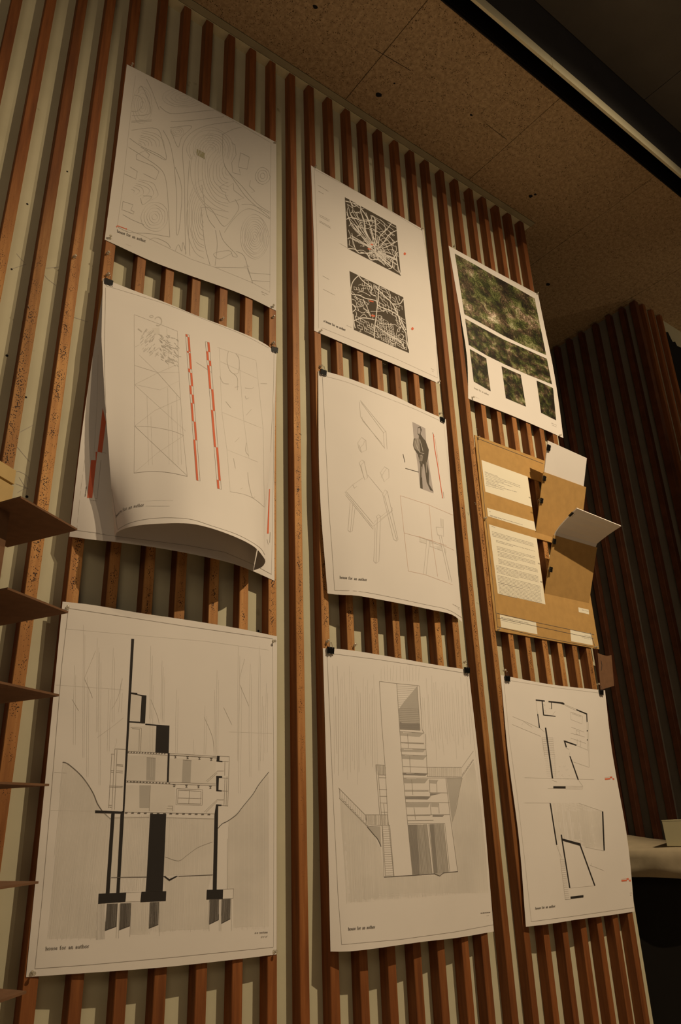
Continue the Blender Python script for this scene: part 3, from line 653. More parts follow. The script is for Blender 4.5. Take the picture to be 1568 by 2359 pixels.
# checked red bars
def bar(p0, p1, w, cuts, first):
    side = first; n = len(cuts)
    for i in range(n-1):
        a, b = cuts[i], cuts[i+1]; ax, ay = p0[0]+(p1[0]-p0[0])*a, p0[1]+(p1[1]-p0[1])*a; bx, by = p0[0]+(p1[0]-p0[0])*b, p0[1]+(p1[1]-p0[1])*b
        o = w/2 if side else 0; sk = 5
        s.fill([(ax+o, ay+(sk if side else 0)), (ax+o+w/2, ay+(sk*1.6 if side else sk)), (bx+o+w/2, by+(sk*1.6 if side else sk)), (bx+o, by+(sk if side else 0))], 'red_ink', 'red_scale_bar'); side = not side
    s.line([p0, p1, (p1[0]+w, p1[1]+8), (p0[0]+w, p0[1]+8), p0], w=.7, mat='pencil', part='scale_bar_outline'); s.line([(p0[0]+w/2, p0[1]+4), (p1[0]+w/2, p1[1]+4)], w=.6, mat='pencil', part='scale_bar_outline')
bar((698, 437), (782, 1570), 29, [0, .015, .115, .125, .235, .26, .35, .41, .47, .595, .722, 1], False)
bar((852, 495), (945, 1635), 31, [0, .065, .125, .16, .32, .465, .715, .94, 1], True)
s.curve([(780, 655), (850, 700), (900, 735)], w=.9, mat='faint_pencil')
for c in ([(1030, 570), (1020, 650), (1050, 730), (1105, 740), (1115, 640), (1090, 590)], [(965, 765), (990, 815), (1035, 825)], [(1065, 740), (1100, 780), (1100, 870)], [(1080, 850), (1110, 845)], [(1160, 855), (1210, 860), (1225, 850)], [(1160, 915), (1170, 940), (1190, 930)], [(1210, 1020), (1170, 1065)],
          [(1080, 1275), (1115, 1240)], [(1170, 1280), (1165, 1345), (1190, 1380)], [(1180, 1510), (1190, 1600), (1215, 1700), (1235, 1700)], [(1125, 1640), (1140, 1630)], [(1280, 820), (1330, 822)], [(1010, 960), (1050, 1010)], [(1070, 1400), (1085, 1480)]): s.curve(c, w=1.0, mat='faint_pencil')
for c in ([(945, 540), (1245, 640), (1260, 780), (1300, 1170), (1310, 1780)], [(960, 540), (980, 1040), (1020, 1340), (1045, 1660)], [(1110, 600), (1150, 1110), (1190, 1400)], [(970, 650), (1255, 780)], [(985, 1045), (1300, 1170)], [(1020, 1335), (1300, 1445)]): s.line(c, w=.7, mat='ghost_pencil')
s.curve([(1045, 1660), (1150, 1680), (1230, 1715), (1310, 1780)], w=.8, mat='faint_pencil'); s.line([(345, 1735), (480, 1728), (600, 1728)], w=.7, mat='ghost_pencil'); s.line([(390, 1772), (575, 1772)], w=.7, mat='faint_pencil')
def tpath(txt, pts, h, w, mat='grey_ink'):
    L = [0]
    for a, b in zip(pts[:-1], pts[1:]): L.append(L[-1]+math.hypot(b[0]-a[0], b[1]-a[1]))
    def at(t):
        t *= L[-1]; k = 0
        while k < len(L)-2 and L[k+1] < t: k += 1
        f = (t-L[k])/(L[k+1]-L[k]); return (pts[k][0]+(pts[k+1][0]-pts[k][0])*f, pts[k][1]+(pts[k+1][1]-pts[k][1])*f)
    tot = sum((GLYPH[c][0] if c in GLYPH else .35)+.16 for c in txt); x = 0
    for c in txt:
        g = GLYPH.get(c)
        if g:
            a, b = at(x/tot), at(min(1, (x+g[0])/tot)); s.text(c, a, (a[0]+(b[0]-a[0])*(g[0]+.16)/g[0], a[1]+(b[1]-a[1])*(g[0]+.16)/g[0]), h, w=w, mat=mat)
        x += (g[0] if g else .35)+.16
tpath('house', [(160, 1862), (180, 1835), (205, 1815)], 24, .8); tpath('for an author', [(212, 1812), (250, 1798), (300, 1782), (380, 1772)], 26, 1.0)
s.done()

# ---- bottom left: section
s = Sheet('section_drawing', [[(144, 1386, 0), (209, 1393, .004), (321, 1412, .012), (433, 1428.5, .008), (545, 1447, .003), (638, 1466, 0)], [(102, 1820, 0), (380, 1830, .006), (637, 1832, 0)], [(60, 2251, 0), (191, 2242, .008), (293, 2235, .011), (400, 2226, .010), (553, 2209, .005), (637, 2198.5, 0)]], [0, .5, 1],
          'white sheet with a black-filled building section on a hatched hillside, pinned lower left', wave=.003, seed=6)
s.setcrop(60, 1380, 2.681)
s.line([(262, 57), (560, 102), (1000, 170), (1522, 245)], w=1, part='border_line'); s.line([(262, 57), (222, 400), (160, 1150), (100, 1850), (55, 2283)], w=1, part='border_line'); s.line([(55, 2283), (400, 2258), (900, 2213), (1525, 2150)], w=1, part='border_line'); s.line([(1522, 245), (1530, 1200), (1527, 2150)], w=.8, mat='faint_pencil', part='border_line')
lh = [(225, 1015), (265, 1020), (345, 1095), (410, 1190), (440, 1260), (475, 1310), (520, 1365), (500, 1820), (445, 1830), (430, 2105), (130, 2110)]
s.fill([(225, 1015), (265, 1020), (345, 1095), (410, 1190), (475, 1310), (520, 1365), (500, 1820), (445, 1830), (430, 2095), (140, 2100)], 'light_shade', 'pencil_shading'); s.hatch(lh, 7, .6, 'ghost_pencil', slant=-.10, rough=30, seed=1)
rh = [(1250, 1370), (1330, 1290), (1400, 1205), (1440, 1135), (1497, 1070), (1500, 2040), (1280, 2050), (1278, 1790), (1240, 1790)]
s.fill([(1250, 1370), (1330, 1290), (1400, 1205), (1440, 1135), (1497, 1070), (1500, 2020), (1280, 2030), (1278, 1790), (1240, 1790)], 'light_shade', 'pencil_shading'); s.hatch(rh, 7, .6, 'ghost_pencil', rough=25, seed=2)
md = [(640, 1880), (860, 1870), (848, 1715), (1150, 1705), (1112, 1850), (1130, 2050), (820, 2070), (640, 2080)]
s.fill([(860, 1870), (852, 1720), (1150, 1708), (1112, 1800), (1112, 1850), (1128, 1855), (1128, 2040), (825, 2055), (825, 1870)], 'light_shade', 'pencil_shading'); s.hatch(md, 7, .6, 'ghost_pencil', slant=-.03, rough=30, seed=3); s.fill([(648, 1880), (758, 1875), (755, 2070), (645, 2075)], 'light_shade', 'pencil_shading'); s.hatch([(440, 1885), (490, 1880), (485, 2100), (430, 2105)], 6, .6, 'shade_grey', seed=4)
s.hatch([(1240, 1480), (1246, 1480), (1246, 1790), (1240, 1790)], 7, .6, 'shade_grey'); s.hatch([(522, 1730), (740, 1720), (740, 1800), (520, 1810)], 8, .6, 'ghost_pencil', slant=-.06)
for q, m_ in (([(545, 1345), (765, 1335), (745, 1715), (520, 1720)], 'light_shade'), ([(865, 1345), (1160, 1355), (1152, 1703), (848, 1710)], 'light_shade'), ([(640, 590), (710, 600), (705, 760), (640, 755)], 'light_shade'), ([(640, 775), (800, 785), (798, 945), (630, 940)], 'light_shade'),
              ([(628, 960), (875, 965), (872, 1128), (622, 1122)], 'light_shade'), ([(885, 975), (1170, 985), (1170, 1140), (880, 1132)], 'light_shade'), ([(620, 1140), (920, 1150), (920, 1310), (612, 1310)], 'light_shade'), ([(745, 980), (800, 985), (796, 1122), (742, 1120)], 'shade_grey'), ([(968, 995), (1020, 998), (1015, 1135), (962, 1132)], 'shade_grey'), ([(700, 1150), (765, 1150), (760, 1290), (700, 1290)], 'shade_grey')):
    s.fill(q, m_, 'pencil_shading')
s.hatch([(545, 1345), (765, 1335), (745, 1715), (520, 1720)], 9, .6, 'ghost_pencil', slant=-.06, seed=7); s.hatch([(865, 1345), (1160, 1355), (1152, 1703), (848, 1710)], 9, .6, 'ghost_pencil', slant=-.03, seed=8)
# trees in the background
rr = random.Random(9)
for x, y0, y1 in ((300, 410, 900), (355, 160, 980), (440, 240, 820), (455, 330, 1150), (510, 560, 940), (540, 300, 760), (585, 520, 700), (770, 290, 740), (775, 470, 1100), (840, 380, 740), (848, 420, 760), (1105, 660, 960), (1165, 560, 990), (1180, 440, 960), (1310, 290, 1000), (1320, 480, 1200), (1385, 400, 1100), (1440, 290, 1060), (1460, 600, 1000), (1485, 520, 950), (930, 560, 950), (1035, 870, 960), (380, 480, 1100), (560, 860, 920)):
    s.curve([(x, y0), (x-6+rr.uniform(-4, 4), (y0+y1)/2), (x-rr.uniform(4, 14), y1)], w=.75, mat='ghost_pencil'); s.curve([(x+rr.uniform(6, 12), y0+60), (x+4, y1)], w=.65, mat='ghost_pencil')
for c in ([(360, 490), (400, 580), (410, 610)], [(360, 490), (430, 320)], [(285, 620), (325, 690)], [(440, 855), (530, 790), (600, 735)], [(530, 680), (570, 600), (595, 490)], [(770, 620), (810, 720), (822, 770)], [(1320, 530), (1375, 660)], [(1320, 480), (1350, 370)], [(1220, 670), (1270, 775)], [(1100, 730), (1150, 850), (1160, 940)]): s.curve(c, w=.8, mat='faint_pencil')
s.line([(200, 180), (640, 220), (1100, 260), (1500, 315)], w=.6, mat='ghost_pencil'); s.line([(180, 530), (600, 560)], w=.6, mat='ghost_pencil'); s.line([(175, 1070), (250, 1075)], w=.6, mat='faint_pencil'); s.line([(150, 1305), (425, 1310)], w=.6, mat='ghost_pencil'); s.line([(1250, 820), (1520, 830)], w=.6, mat='ghost_pencil')
# ground line
s.curve([(226, 1007), (262, 1020), (345, 1095), (410, 1190), (440, 1262), (470, 1308)], w=1.4, mat='grey_ink', part='ground_line'); s.line([(480, 1320), (522, 1358)], w=1, mat='grey_ink', part='ground_line'); s.curve([(1498, 1068), (1460, 1115), (1430, 1155), (1400, 1205), (1335, 1285), (1300, 1330), (1245, 1370), (1210, 1388), (1182, 1418)], w=1.4, mat='grey_ink', part='ground_line')
s.curve([(858, 1592), (940, 1617), (990, 1585), (1060, 1535), (1150, 1500)], w=1, mat='pencil', part='ground_line'); s.line([(525, 1720), (745, 1716)], w=1.2, mat='grey_ink', part='ground_line'); s.line([(940, 1712), (1152, 1703)], w=1.2, mat='grey_ink', part='ground_line')
s.fill([(846, 1712), (884, 1742), (940, 1710), (925, 1710), (884, 1730), (858, 1710)], 'ink', 'black_fill')
# black cut parts
for q in ([(650, 245), (667, 247), (607, 1310), (590, 1325), (597, 1310)], [(590, 1310), (607, 1310), (605, 1330), (577, 1815), (557, 1815), (583, 1330)], [(648, 577), (687, 580), (687, 588), (712, 592), (743, 596), (734, 768), (704, 766), (714, 600), (685, 592), (646, 586)], [(638, 754), (706, 758), (706, 766), (638, 762)], [(736, 769), (805, 776), (808, 776), (885, 782), (880, 953), (798, 948), (805, 783), (736, 777)],
          [(426, 1305), (592, 1312), (592, 1325), (426, 1322)], [(526, 1325), (547, 1325), (515, 1820), (492, 1820)], [(766, 1327), (865, 1327), (848, 1712), (843, 1806), (738, 1806), (745, 1712)], [(448, 1820), (618, 1812), (612, 1870), (445, 1882)], [(712, 1808), (865, 1804), (862, 1865), (706, 1872)], [(1173, 1268), (1186, 1268), (1176, 1800), (1152, 1800), (1163, 1330)], [(1116, 1796), (1216, 1794), (1214, 1853), (1113, 1856)],
          [(1179, 968), (1195, 970), (1193, 998), (1212, 1000), (1212, 1007), (1175, 1003)], [(1174, 1092), (1210, 1093), (1210, 1104), (1190, 1104), (1187, 1180), (1208, 1182), (1208, 1188), (1174, 1186)], [(1172, 1268), (1206, 1270), (1206, 1277), (1172, 1277)], [(875, 950), (886, 952), (880, 1132), (869, 1130)]): s.fill(q, 'ink', 'black_fill')
for q in ([(500, 1882), (565, 1880), (556, 2022), (487, 2047)], [(582, 1880), (648, 1878), (640, 2018), (575, 2043)], [(765, 1873), (822, 1870), (816, 2010), (758, 2033)], [(1133, 1856), (1192, 1854), (1188, 1980), (1131, 2008)], [(1208, 1853), (1262, 1850), (1260, 1975), (1205, 2003)]):
    s.fill(q, 'mid_shade', 'dark_shading'); s.hatch(q, 5, .9, 'grey_ink', 'dark_hatching', slant=-.05); s.line([q[3], q[2]], w=1.2, mat='ink', part='black_fill'); s.line(q+[q[0]], w=.7)
s.fill([(618, 1815), (708, 1812), (704, 1868), (614, 1870)], 'white_paper', 'white_fill'); s.line([(618, 1813), (708, 1811), (704, 1868), (614, 1870)], w=.8); s.line([(1216, 1792), (1281, 1789), (1278, 1848), (1214, 1851)], w=.9)
for c in ([(565, 1880), (556, 2095)], [(575, 1885), (570, 2095)], [(648, 1880), (640, 2085)], [(1190, 1860), (1192, 2050)], [(1203, 1860), (1203, 2050)], [(1268, 1850), (1268, 2050)], [(1125, 1860), (1130, 2050)], [(822, 1870), (822, 2080)]): s.line(c, w=.7, mat='shade_grey')
# thin framing of the house
for c in ([(548, 925), (620, 928)], [(548, 925), (530, 1300)], [(562, 930), (546, 1300)], [(625, 940), (877, 952), (1180, 972)], [(625, 950), (1180, 982)], [(525, 957), (545, 958)], [(522, 1058), (545, 1060)], [(522, 1068), (540, 1070)], [(560, 1020), (600, 1024)], [(555, 1028), (600, 1032)], [(555, 1060), (598, 1063)], [(555, 1070), (598, 1074)], [(514, 1153), (598, 1157)], [(514, 1160), (596, 1165)], [(508, 1272), (528, 1274)], [(508, 1284), (528, 1286)],
          [(530, 955), (510, 1290)], [(618, 1122), (872, 1130), (1172, 1142)], [(618, 1132), (1172, 1152)], [(606, 1315), (1165, 1326)], [(930, 1170), (1090, 1178), (1087, 1273), (925, 1270), (930, 1170)], [(940, 1180), (1080, 1187), (1078, 1265), (935, 1262), (940, 1180)], [(1010, 1180), (1004, 1266)], [(936, 1228), (1083, 1232)], [(1195, 970), (1255, 973), (1245, 1280)], [(1228, 1005), (1226, 1090)], [(1212, 1002), (1250, 1004)], [(1210, 1104), (1248, 1106)], [(1208, 1184), (1246, 1186)], [(1206, 1274), (1243, 1277)],
          [(1228, 1110), (1222, 1270)], [(1240, 1095), (1235, 1275)], [(1110, 1125), (1180, 1065)], [(1118, 1130), (1180, 1075)], [(1100, 1315), (1180, 1238)], [(1110, 1318), (1180, 1248)], [(1180, 1062), (1220, 1062)], [(1180, 1240), (1220, 1240)], [(875, 1278), (905, 1278), (905, 1310)], [(868, 1295), (905, 1296)], [(645, 793), (712, 797), (708, 945)], [(655, 800), (700, 803), (697, 940)], [(745, 978), (800, 983)], [(968, 993), (1022, 998)], [(768, 1150), (760, 1310)], [(545, 1352), (760, 1348)], [(865, 1350), (1160, 1358)], [(640, 1130), (920, 1145), (925, 1155)], [(888, 962), (1178, 980)]):
    s.line(c, w=.85, mat='pencil', part='fine_lines')
for i in range(14):
    for x0, y0, x1, y1 in ((630, 944, 870, 955), (622, 1127, 900, 1138), (610, 1320, 1160, 1331)):
        x = x0+(x1-x0)*i/14; y = y0+(y1-y0)*i/14; s.line([(x, y), (x+(x1-x0)/34, y+(y1-y0)/34)], w=2.0, mat='grey_ink', part='floor_ticks')
for x, y in ((922, 972), (997, 977), (1070, 982), (1143, 987), (914, 1149), (990, 1153), (1064, 1157), (1138, 1160)):
    s.line([(x-8, y-4), (x+8, y-4)], w=1.2, mat='grey_ink', part='floor_ticks'); s.line([(x, y-4), (x, y+8)], w=1.2, mat='grey_ink', part='floor_ticks'); s.line([(x-6, y+8), (x+6, y+8)], w=1.2, mat='grey_ink', part='floor_ticks')
s.text('house for an author', (122, 2168), (393, 2152), 24, w=1.3, mat='grey_ink'); s.text('e-e section', (1412, 2066), (1492, 2062), 13, w=.9); s.text('1/4"=1\'', (1450, 2092), (1492, 2088), 11, w=.8)
s.done()

# ---- top middle: two figure-ground road maps
s = Sheet('road_map_sheet', [[(716, 381, 0), (846, 455, .002), (975.5, 529, 0)], [(723, 570, 0), (860, 650, .006), (996, 705, 0)], [(723.5, 762, 0), (802, 795, .004), (878.6, 827, .005), (955, 859, .003), (1013, 884.5, 0)]], [0, .5, 1],
          'white sheet with two dark square road maps, pinned top middle', wave=.002, seed=7)
s.setcrop(715, 380, 4.626)
s.line([(40, 45), (62, 600), (85, 1300), (85, 1740)], w=.8, mat='faint_pencil', part='border_line'); s.line([(40, 45), (600, 340), (1190, 700), (1250, 1050), (1325, 1700), (1355, 2270), (900, 2060), (500, 1890), (120, 1735)], w=.8, mat='faint_pencil', part='border_line')
m1 = [(365, 343), (912, 648), (962, 1183), (395, 893)]; m2 = [(414, 1130), (987, 1410), (1050, 2005), (462, 1757)]
for q in (m1, m2): s.fill(q, 'map_ink', 'map_ground')
def uv(q, u, v): return tuple((q[0][c]*(1-u)+q[1][c]*u)*(1-v)+(q[3][c]*(1-u)+q[2][c]*u)*v for c in (0, 1))
def road(q, pts, w, mat='white_paper', crop=True):
    P = [uv(q, *p) for p in pts]; s.curve(P, w=w, mat=mat, part='map_roads')
def inv(q, p):
    u = v = .5
    for _ in range(8):
        x, y = uv(q, u, v); e = 1e-3; ax, ay = uv(q, u+e, v); bx, by = uv(q, u, v+e)
        a, b, c, d = (ax-x)/e, (bx-x)/e, (ay-y)/e, (by-y)/e; D = a*d-b*c; dx, dy = p[0]-x, p[1]-y
        u += (d*dx-b*dy)/D; v += (a*dy-c*dx)/D
    return min(.995, max(.005, u)), min(.995, max(.005, v))
def roads(q, L, w):
    for c in L: road(q, [inv(q, p) for p in c], w)
roads(m1, [[(415, 370), (455, 440), (500, 430)], [(370, 385), (520, 430), (535, 500), (570, 600), (580, 700), (650, 820), (690, 900), (700, 950), (850, 1080), (860, 1100)], [(395, 890), (470, 900), (520, 940), (600, 940), (700, 940), (850, 1050)], [(395, 790), (430, 780), (560, 840), (650, 890), (720, 960), (830, 1060)],
           [(915, 700), (840, 740), (760, 850), (700, 900)], [(925, 810), (840, 860), (760, 890)], [(860, 620), (800, 700), (740, 760), (720, 860)], [(830, 1105), (870, 1090), (880, 1000), (930, 930)], [(530, 930), (600, 950), (640, 1010), (720, 1010), (790, 1070)], [(385, 500), (430, 620), (520, 730), (600, 830), (650, 880)],
           [(540, 470), (600, 560), (650, 700), (690, 860)], [(690, 580), (690, 700), (700, 870)], [(380, 580), (440, 560), (560, 600), (640, 590), (700, 610)], [(905, 920), (930, 1080), (960, 1170)]], 1.9)
rr = random.Random(21)
c0 = inv(m1, (680, 900))
def net(q, f, n, m, w, drop, jit, keep=lambda u, v: True):
    """irregular street net: a bent lattice with jittered crossings and missing links"""
    P = [[f(i/n, j/m) for j in range(m+1)] for i in range(n+1)]
    P = [[(u+rr.uniform(-jit, jit), v+rr.uniform(-jit, jit)) for u, v in r] for r in P]
    ok = lambda p: abs(p[0]-.5) < .492 and abs(p[1]-.5) < .492 and keep(*p)
    for i in range(n+1):
        for j in range(m+1):
            for k, l in ((i+1, j), (i, j+1)):
                if k <= n and l <= m and ok(P[i][j]) and ok(P[k][l]) and rr.random() > drop:
                    a, b = P[i][j], P[k][l]; mid = ((a[0]+b[0])/2+rr.uniform(-jit, jit)*.5, (a[1]+b[1])/2+rr.uniform(-jit, jit)*.5)
                    s.line([uv(q, *a), uv(q, *mid), uv(q, *b)], w=w*rr.uniform(.8, 1.35), mat='white_paper', part='map_roads')
for k in range(22):
    a = rr.uniform(0, 6.28); r = 1.1; p = [(min(.99, max(.01, c0[0]+math.cos(a+rr.uniform(-.12, .12)*t)*t*r)), min(.99, max(.01, c0[1]+math.sin(a+rr.uniform(-.1, .1)*t)*t*r))) for t in (.06, .2, .4, .6, .85)]
    p = [p[0]]+[p[i] for i in range(1, 5) if abs(p[i][0]-.5) < .485 and abs(p[i][1]-.5) < .485]
    if len(p) > 2: road(m1, p, rr.choice([.9, 1.0, 1.3]))
net(m1, lambda a, b: (c0[0]+math.cos(a*6.283+.5*b)*(.07+.95*b**1.25), c0[1]+math.sin(a*6.283+.5*b)*(.07+.95*b**1.25)), 26, 9, .95, .42, .026)
net(m1, lambda a, b: (c0[0]-.10+.30*a, c0[1]-.06+.24*b), 9, 7, .75, .1, .004)
net(m1, lambda a, b: (a+.05*math.sin(b*9), b+.05*math.sin(a*8)), 11, 10, 1.0, .38, .022, lambda u, v: math.hypot(u-c0[0], v-c0[1]) > .33)
roads(m2, [[(510, 1180), (560, 1240), (650, 1310), (640, 1370), (700, 1400)], [(510, 1180), (460, 1230), (435, 1290), (430, 1370), (520, 1390), (580, 1420), (700, 1450), (720, 1500), (860, 1560), (940, 1620), (1015, 1760)], [(730, 1285), (715, 1450), (700, 1600), (680, 1750), (680, 1850)], [(680, 1290), (780, 1390), (870, 1480), (930, 1600), (960, 1700), (1015, 1790)],
           [(985, 1430), (950, 1480), (870, 1480)], [(462, 1660), (560, 1630), (680, 1650)], [(450, 1590), (462, 1680), (475, 1740)], [(690, 1710), (760, 1760), (850, 1820), (960, 1890), (1000, 1960)], [(1045, 1960), (1020, 1850), (1015, 1790)], [(440, 1560), (480, 1530), (440, 1480)]], 2.1)
roads(m2, [[(440, 1430), (480, 1450), (500, 1510), (560, 1500), (570, 1450), (520, 1430), (470, 1400)], [(560, 1430), (620, 1560), (640, 1610)], [(560, 1530), (600, 1560), (640, 1620)], [(520, 1450), (550, 1470), (530, 1500), (500, 1470), (520, 1450)], [(745, 1310), (800, 1330), (850, 1420), (850, 1390), (830, 1340)], [(480, 1630), (490, 1590), (480, 1560)], [(530, 1620), (570, 1590), (600, 1625)],
           [(720, 1600), (760, 1620), (740, 1650)], [(900, 1700), (820, 1700), (730, 1690)], [(930, 1750), (910, 1830), (960, 1800), (990, 1830), (960, 1870), (920, 1840)], [(820, 1770), (840, 1830), (880, 1850)], [(640, 1560), (720, 1560), (800, 1550)], [(905, 1400), (930, 1470)], [(935, 1395), (950, 1450)], [(500, 1360), (540, 1350), (590, 1370), (640, 1400)]], 1.2)
net(m2, lambda a, b: (.44+.56*a+.06*b, .02+.50*b+.13*a), 10, 9, .9, .34, .010, lambda u, v: not (.42 < u < .78 and .46 < v < .64))
net(m2, lambda a, b: (.02+.36*a+.05*b, .05+.24*b-.10*a), 8, 5, .9, .28, .010, lambda u, v: u+v > .28)
net(m2, lambda a, b: (.05+.36*a+.04*b, .74+.24*b+.03*a), 9, 5, .85, .22, .008)
net(m2, lambda a, b: (.44+.30*a+.02*b, .56+.40*b+.05*a), 7, 13, .8, .16, .006)
net(m2, lambda a, b: (.66+.34*a, .78+.20*b+.03*a), 8, 5, .85, .2, .008)
net(m2, lambda a, b: (.80+.18*a-.08*b, .50+.26*b+.06*a), 5, 5, .85, .35, .012, lambda u, v: u > .8)
net(m2, lambda a, b: (.03+.32*a+.03*math.sin(9*b), .36+.26*b+.03*math.sin(7*a)), 5, 4, .9, .62, .025)
for q, c in ((m1, [(640, 845), (665, 852)]), (m1, [(608, 893), (640, 900)]), (m2, [(625, 1447), (670, 1460)]), (m2, [(648, 1600), (685, 1608)])): s.line(c, w=2.6, mat='red_ink', part='red_mark')
s.fill([(650, 1595), (685, 1600), (682, 1622), (645, 1612)], 'red_ink', 'red_mark')
s.fill(circ(1003, 947, 13, 15, 10, .4), 'red_ink', 'red_dot'); s.fill(circ(1085, 1745, 14, 15, 10, .4), 'red_ink', 'red_dot')
for a, b, k in (((80, 215), (190, 282), 1), ((85, 280), (140, 310), 2), ((95, 530), (205, 590), 3), ((95, 545), (200, 603), 4), ((95, 595), (212, 662), 5), ((97, 608), (218, 678), 6), ((310, 835), (385, 880), 7), ((130, 1183), (200, 1222), 8), ((135, 1325), (260, 1388), 9), ((385, 1710), (440, 1735), 10), ((1285, 2170), (1320, 2190), 11), ((1295, 2195), (1312, 2205), 12)): s.words(a, b, .9, 'pencil', seed=k)
s.text('a house for an author', (140, 1670), (375, 1772), 26, w=.95)
s.done()

# ---- middle: drawing of a chair and a portrait
s = Sheet('chair_drawing', [[(732.5, 854, .002), (751, 856, .006), (802, 871, .022), (853, 890.5, .034), (904, 910, .036), (955, 935, .022), (1006, 958, .006), (1026.5, 966, .002)],
                             [(736, 1120, .008), (885, 1160, .050), (1040, 1140, .004)],
                             [(754, 1367, .012), (778, 1370, .024), (816.5, 1371.5, .044), (867.6, 1380, .048), (931, 1392, .046), (995, 1405, .038), (1041, 1416, .022), (1064, 1433, 0)]], [0, .5, 1],
          'white sheet with an exploded chair drawing and a small grey portrait of a man', seed=8)
s.setcrop(730, 850, 3.997)
s.line([(48, 60), (75, 600), (110, 1300), (140, 1700), (162, 2038)], w=.8, mat='pencil', part='border_line'); s.curve([(48, 60), (300, 130), (600, 250), (900, 370), (1140, 480)], w=.8, mat='faint_pencil', part='border_line'); s.curve([(162, 2038), (400, 2050), (700, 2105), (1000, 2170), (1200, 2215), (1330, 2290)], w=.8, mat='pencil', part='border_line'); s.line([(1165, 500), (1230, 1100), (1310, 1900), (1325, 2200)], w=.7, mat='ghost_pencil', part='border_line')
for c in ([(400, 290), (635, 580), (645, 740)], [(390, 300), (400, 440), (598, 700), (625, 730)], [(400, 300), (610, 585), (620, 730)], [(610, 585), (635, 575)], [(413, 440), (418, 475), (600, 690)], [(375, 680), (410, 630), (450, 660), (455, 745), (408, 768), (385, 735), (375, 680)], [(385, 735), (430, 690), (435, 660)], [(390, 700), (408, 765)], [(388, 862), (412, 838), (435, 852), (465, 1000), (440, 1022), (388, 862)], [(403, 885), (435, 855)], [(403, 885), (430, 1000)],
          [(418, 1005), (330, 1065), (258, 1135), (510, 1450)], [(330, 1070), (345, 1098), (368, 1080)], [(465, 975), (605, 1145)], [(270, 1130), (518, 1425), (545, 1390)], [(262, 1160), (516, 1475), (530, 1440)], [(510, 1450), (548, 1425), (690, 1310)], [(585, 1362), (655, 1305)], [(585, 1385), (695, 1300)], [(583, 955), (620, 900), (660, 925), (662, 1000), (618, 1038), (583, 955)], [(590, 1000), (615, 950), (640, 915)],
          [(605, 1155), (625, 1112), (648, 1130), (745, 1570), (732, 1585), (705, 1570), (605, 1155)], [(620, 1170), (648, 1130)], [(620, 1170), (735, 1580)], [(545, 1358), (565, 1342), (585, 1355), (570, 1770), (542, 1790), (522, 1770), (535, 1460)], [(555, 1378), (543, 1785)], [(545, 1358), (557, 1378), (585, 1360)], [(305, 1230), (285, 1485), (305, 1503), (325, 1492), (350, 1280)], [(328, 1250), (308, 1500)], [(680, 1270), (692, 1280), (690, 1315)]): s.line(c, w=.85, mat='faint_pencil', part='chair_lines')
s.fill([(877, 487), (996, 547), (1005, 680), (1030, 880), (1072, 1145), (950, 1100), (925, 880), (890, 640)], 'portrait_grey', 'portrait')
man = [(925, 540), (950, 528), (963, 560), (952, 600), (975, 635), (1000, 665), (1028, 745), (1022, 810), (1012, 850), (1030, 960), (1030, 1060), (1072, 1130), (1040, 1115), (1008, 1040), (985, 880), (972, 870), (965, 960), (972, 1105), (950, 1095), (945, 1050), (950, 880), (935, 830), (928, 790), (895, 740), (882, 700), (890, 640), (905, 640), (915, 690), (935, 640), (938, 615), (925, 600)]
s.fill(man, 'suit_grey', 'portrait_figure', step=3)
for c in ([(900, 640), (940, 640), (950, 770), (900, 735), (884, 700)], [(945, 790), (975, 800), (968, 850), (940, 850)], [(955, 900), (965, 900), (962, 1000), (955, 1000)], [(1000, 850), (1014, 870), (1010, 960), (1002, 950)]): s.fill(c, 'suit_light', 'portrait_tones', step=4)
rr = random.Random(8)
for i in range(26):
    x, y = (rr.uniform(908, 950), rr.uniform(650, 735)) if i % 2 else (rr.uniform(945, 968), rr.uniform(785, 860))
    s.line([(x, y), (x+rr.uniform(-8, 10), y+rr.uniform(8, 22))], w=.8, mat=rr.choice(['suit_light', 'portrait_grey', 'grey_ink']), part='portrait_tones')
s.fill([(928, 545), (948, 540), (952, 580), (940, 605), (928, 590)], 'portrait_grey', 'portrait_highlight', step=3); s.layers[('portrait_highlight', 'portrait_grey')] = s.layers.get(('portrait_highlight', 'portrait_grey'))
for c in ([(918, 640), (930, 690), (925, 740)], [(945, 650), (960, 700), (975, 760)], [(900, 660), (920, 720), (945, 770), (985, 780)], [(958, 790), (965, 810)], [(930, 810), (940, 850)]): s.line(c, w=1.3, mat='shade_grey', part='portrait_highlight')
for V_ in (s.layers[('portrait_highlight', 'portrait_grey')][0], s.layers[('portrait_highlight', 'shade_grey')][0]):
    for i in range(len(V_)): V_[i] = V_[i]+(CAM-V_[i]).normalized()*.0009
s.line([(790, 783), (808, 860)], w=1.1, mat='grey_ink', part='dark_marks'); s.line([(812, 915), (935, 950)], w=1.2, mat='grey_ink', part='dark_marks')
s.line([(1070, 600), (1080, 720), (1110, 890), (1155, 1190)], w=1.5, mat='red_ink', part='scale_bar'); s.line([(1062, 585), (1078, 625)], w=1.4, mat='pencil'); s.line([(1085, 640), (1120, 880)], w=.8, mat='pale_red', part='scale_bar'); s.line([(1160, 1130), (1168, 1190), (1148, 1188)], w=.8)
for c in ([(765, 1165), (1025, 1250), (1250, 1345)], [(765, 1165), (800, 1500), (840, 1860)], [(803, 1510), (1060, 1580), (1260, 1668)], [(1030, 1240), (1060, 1580), (1110, 1910)], [(840, 1860), (1000, 1895), (1310, 2010)], [(935, 1540), (1045, 1580), (1190, 1625)]): s.line(c, w=.8, mat='pale_red', part='red_construction_lines')
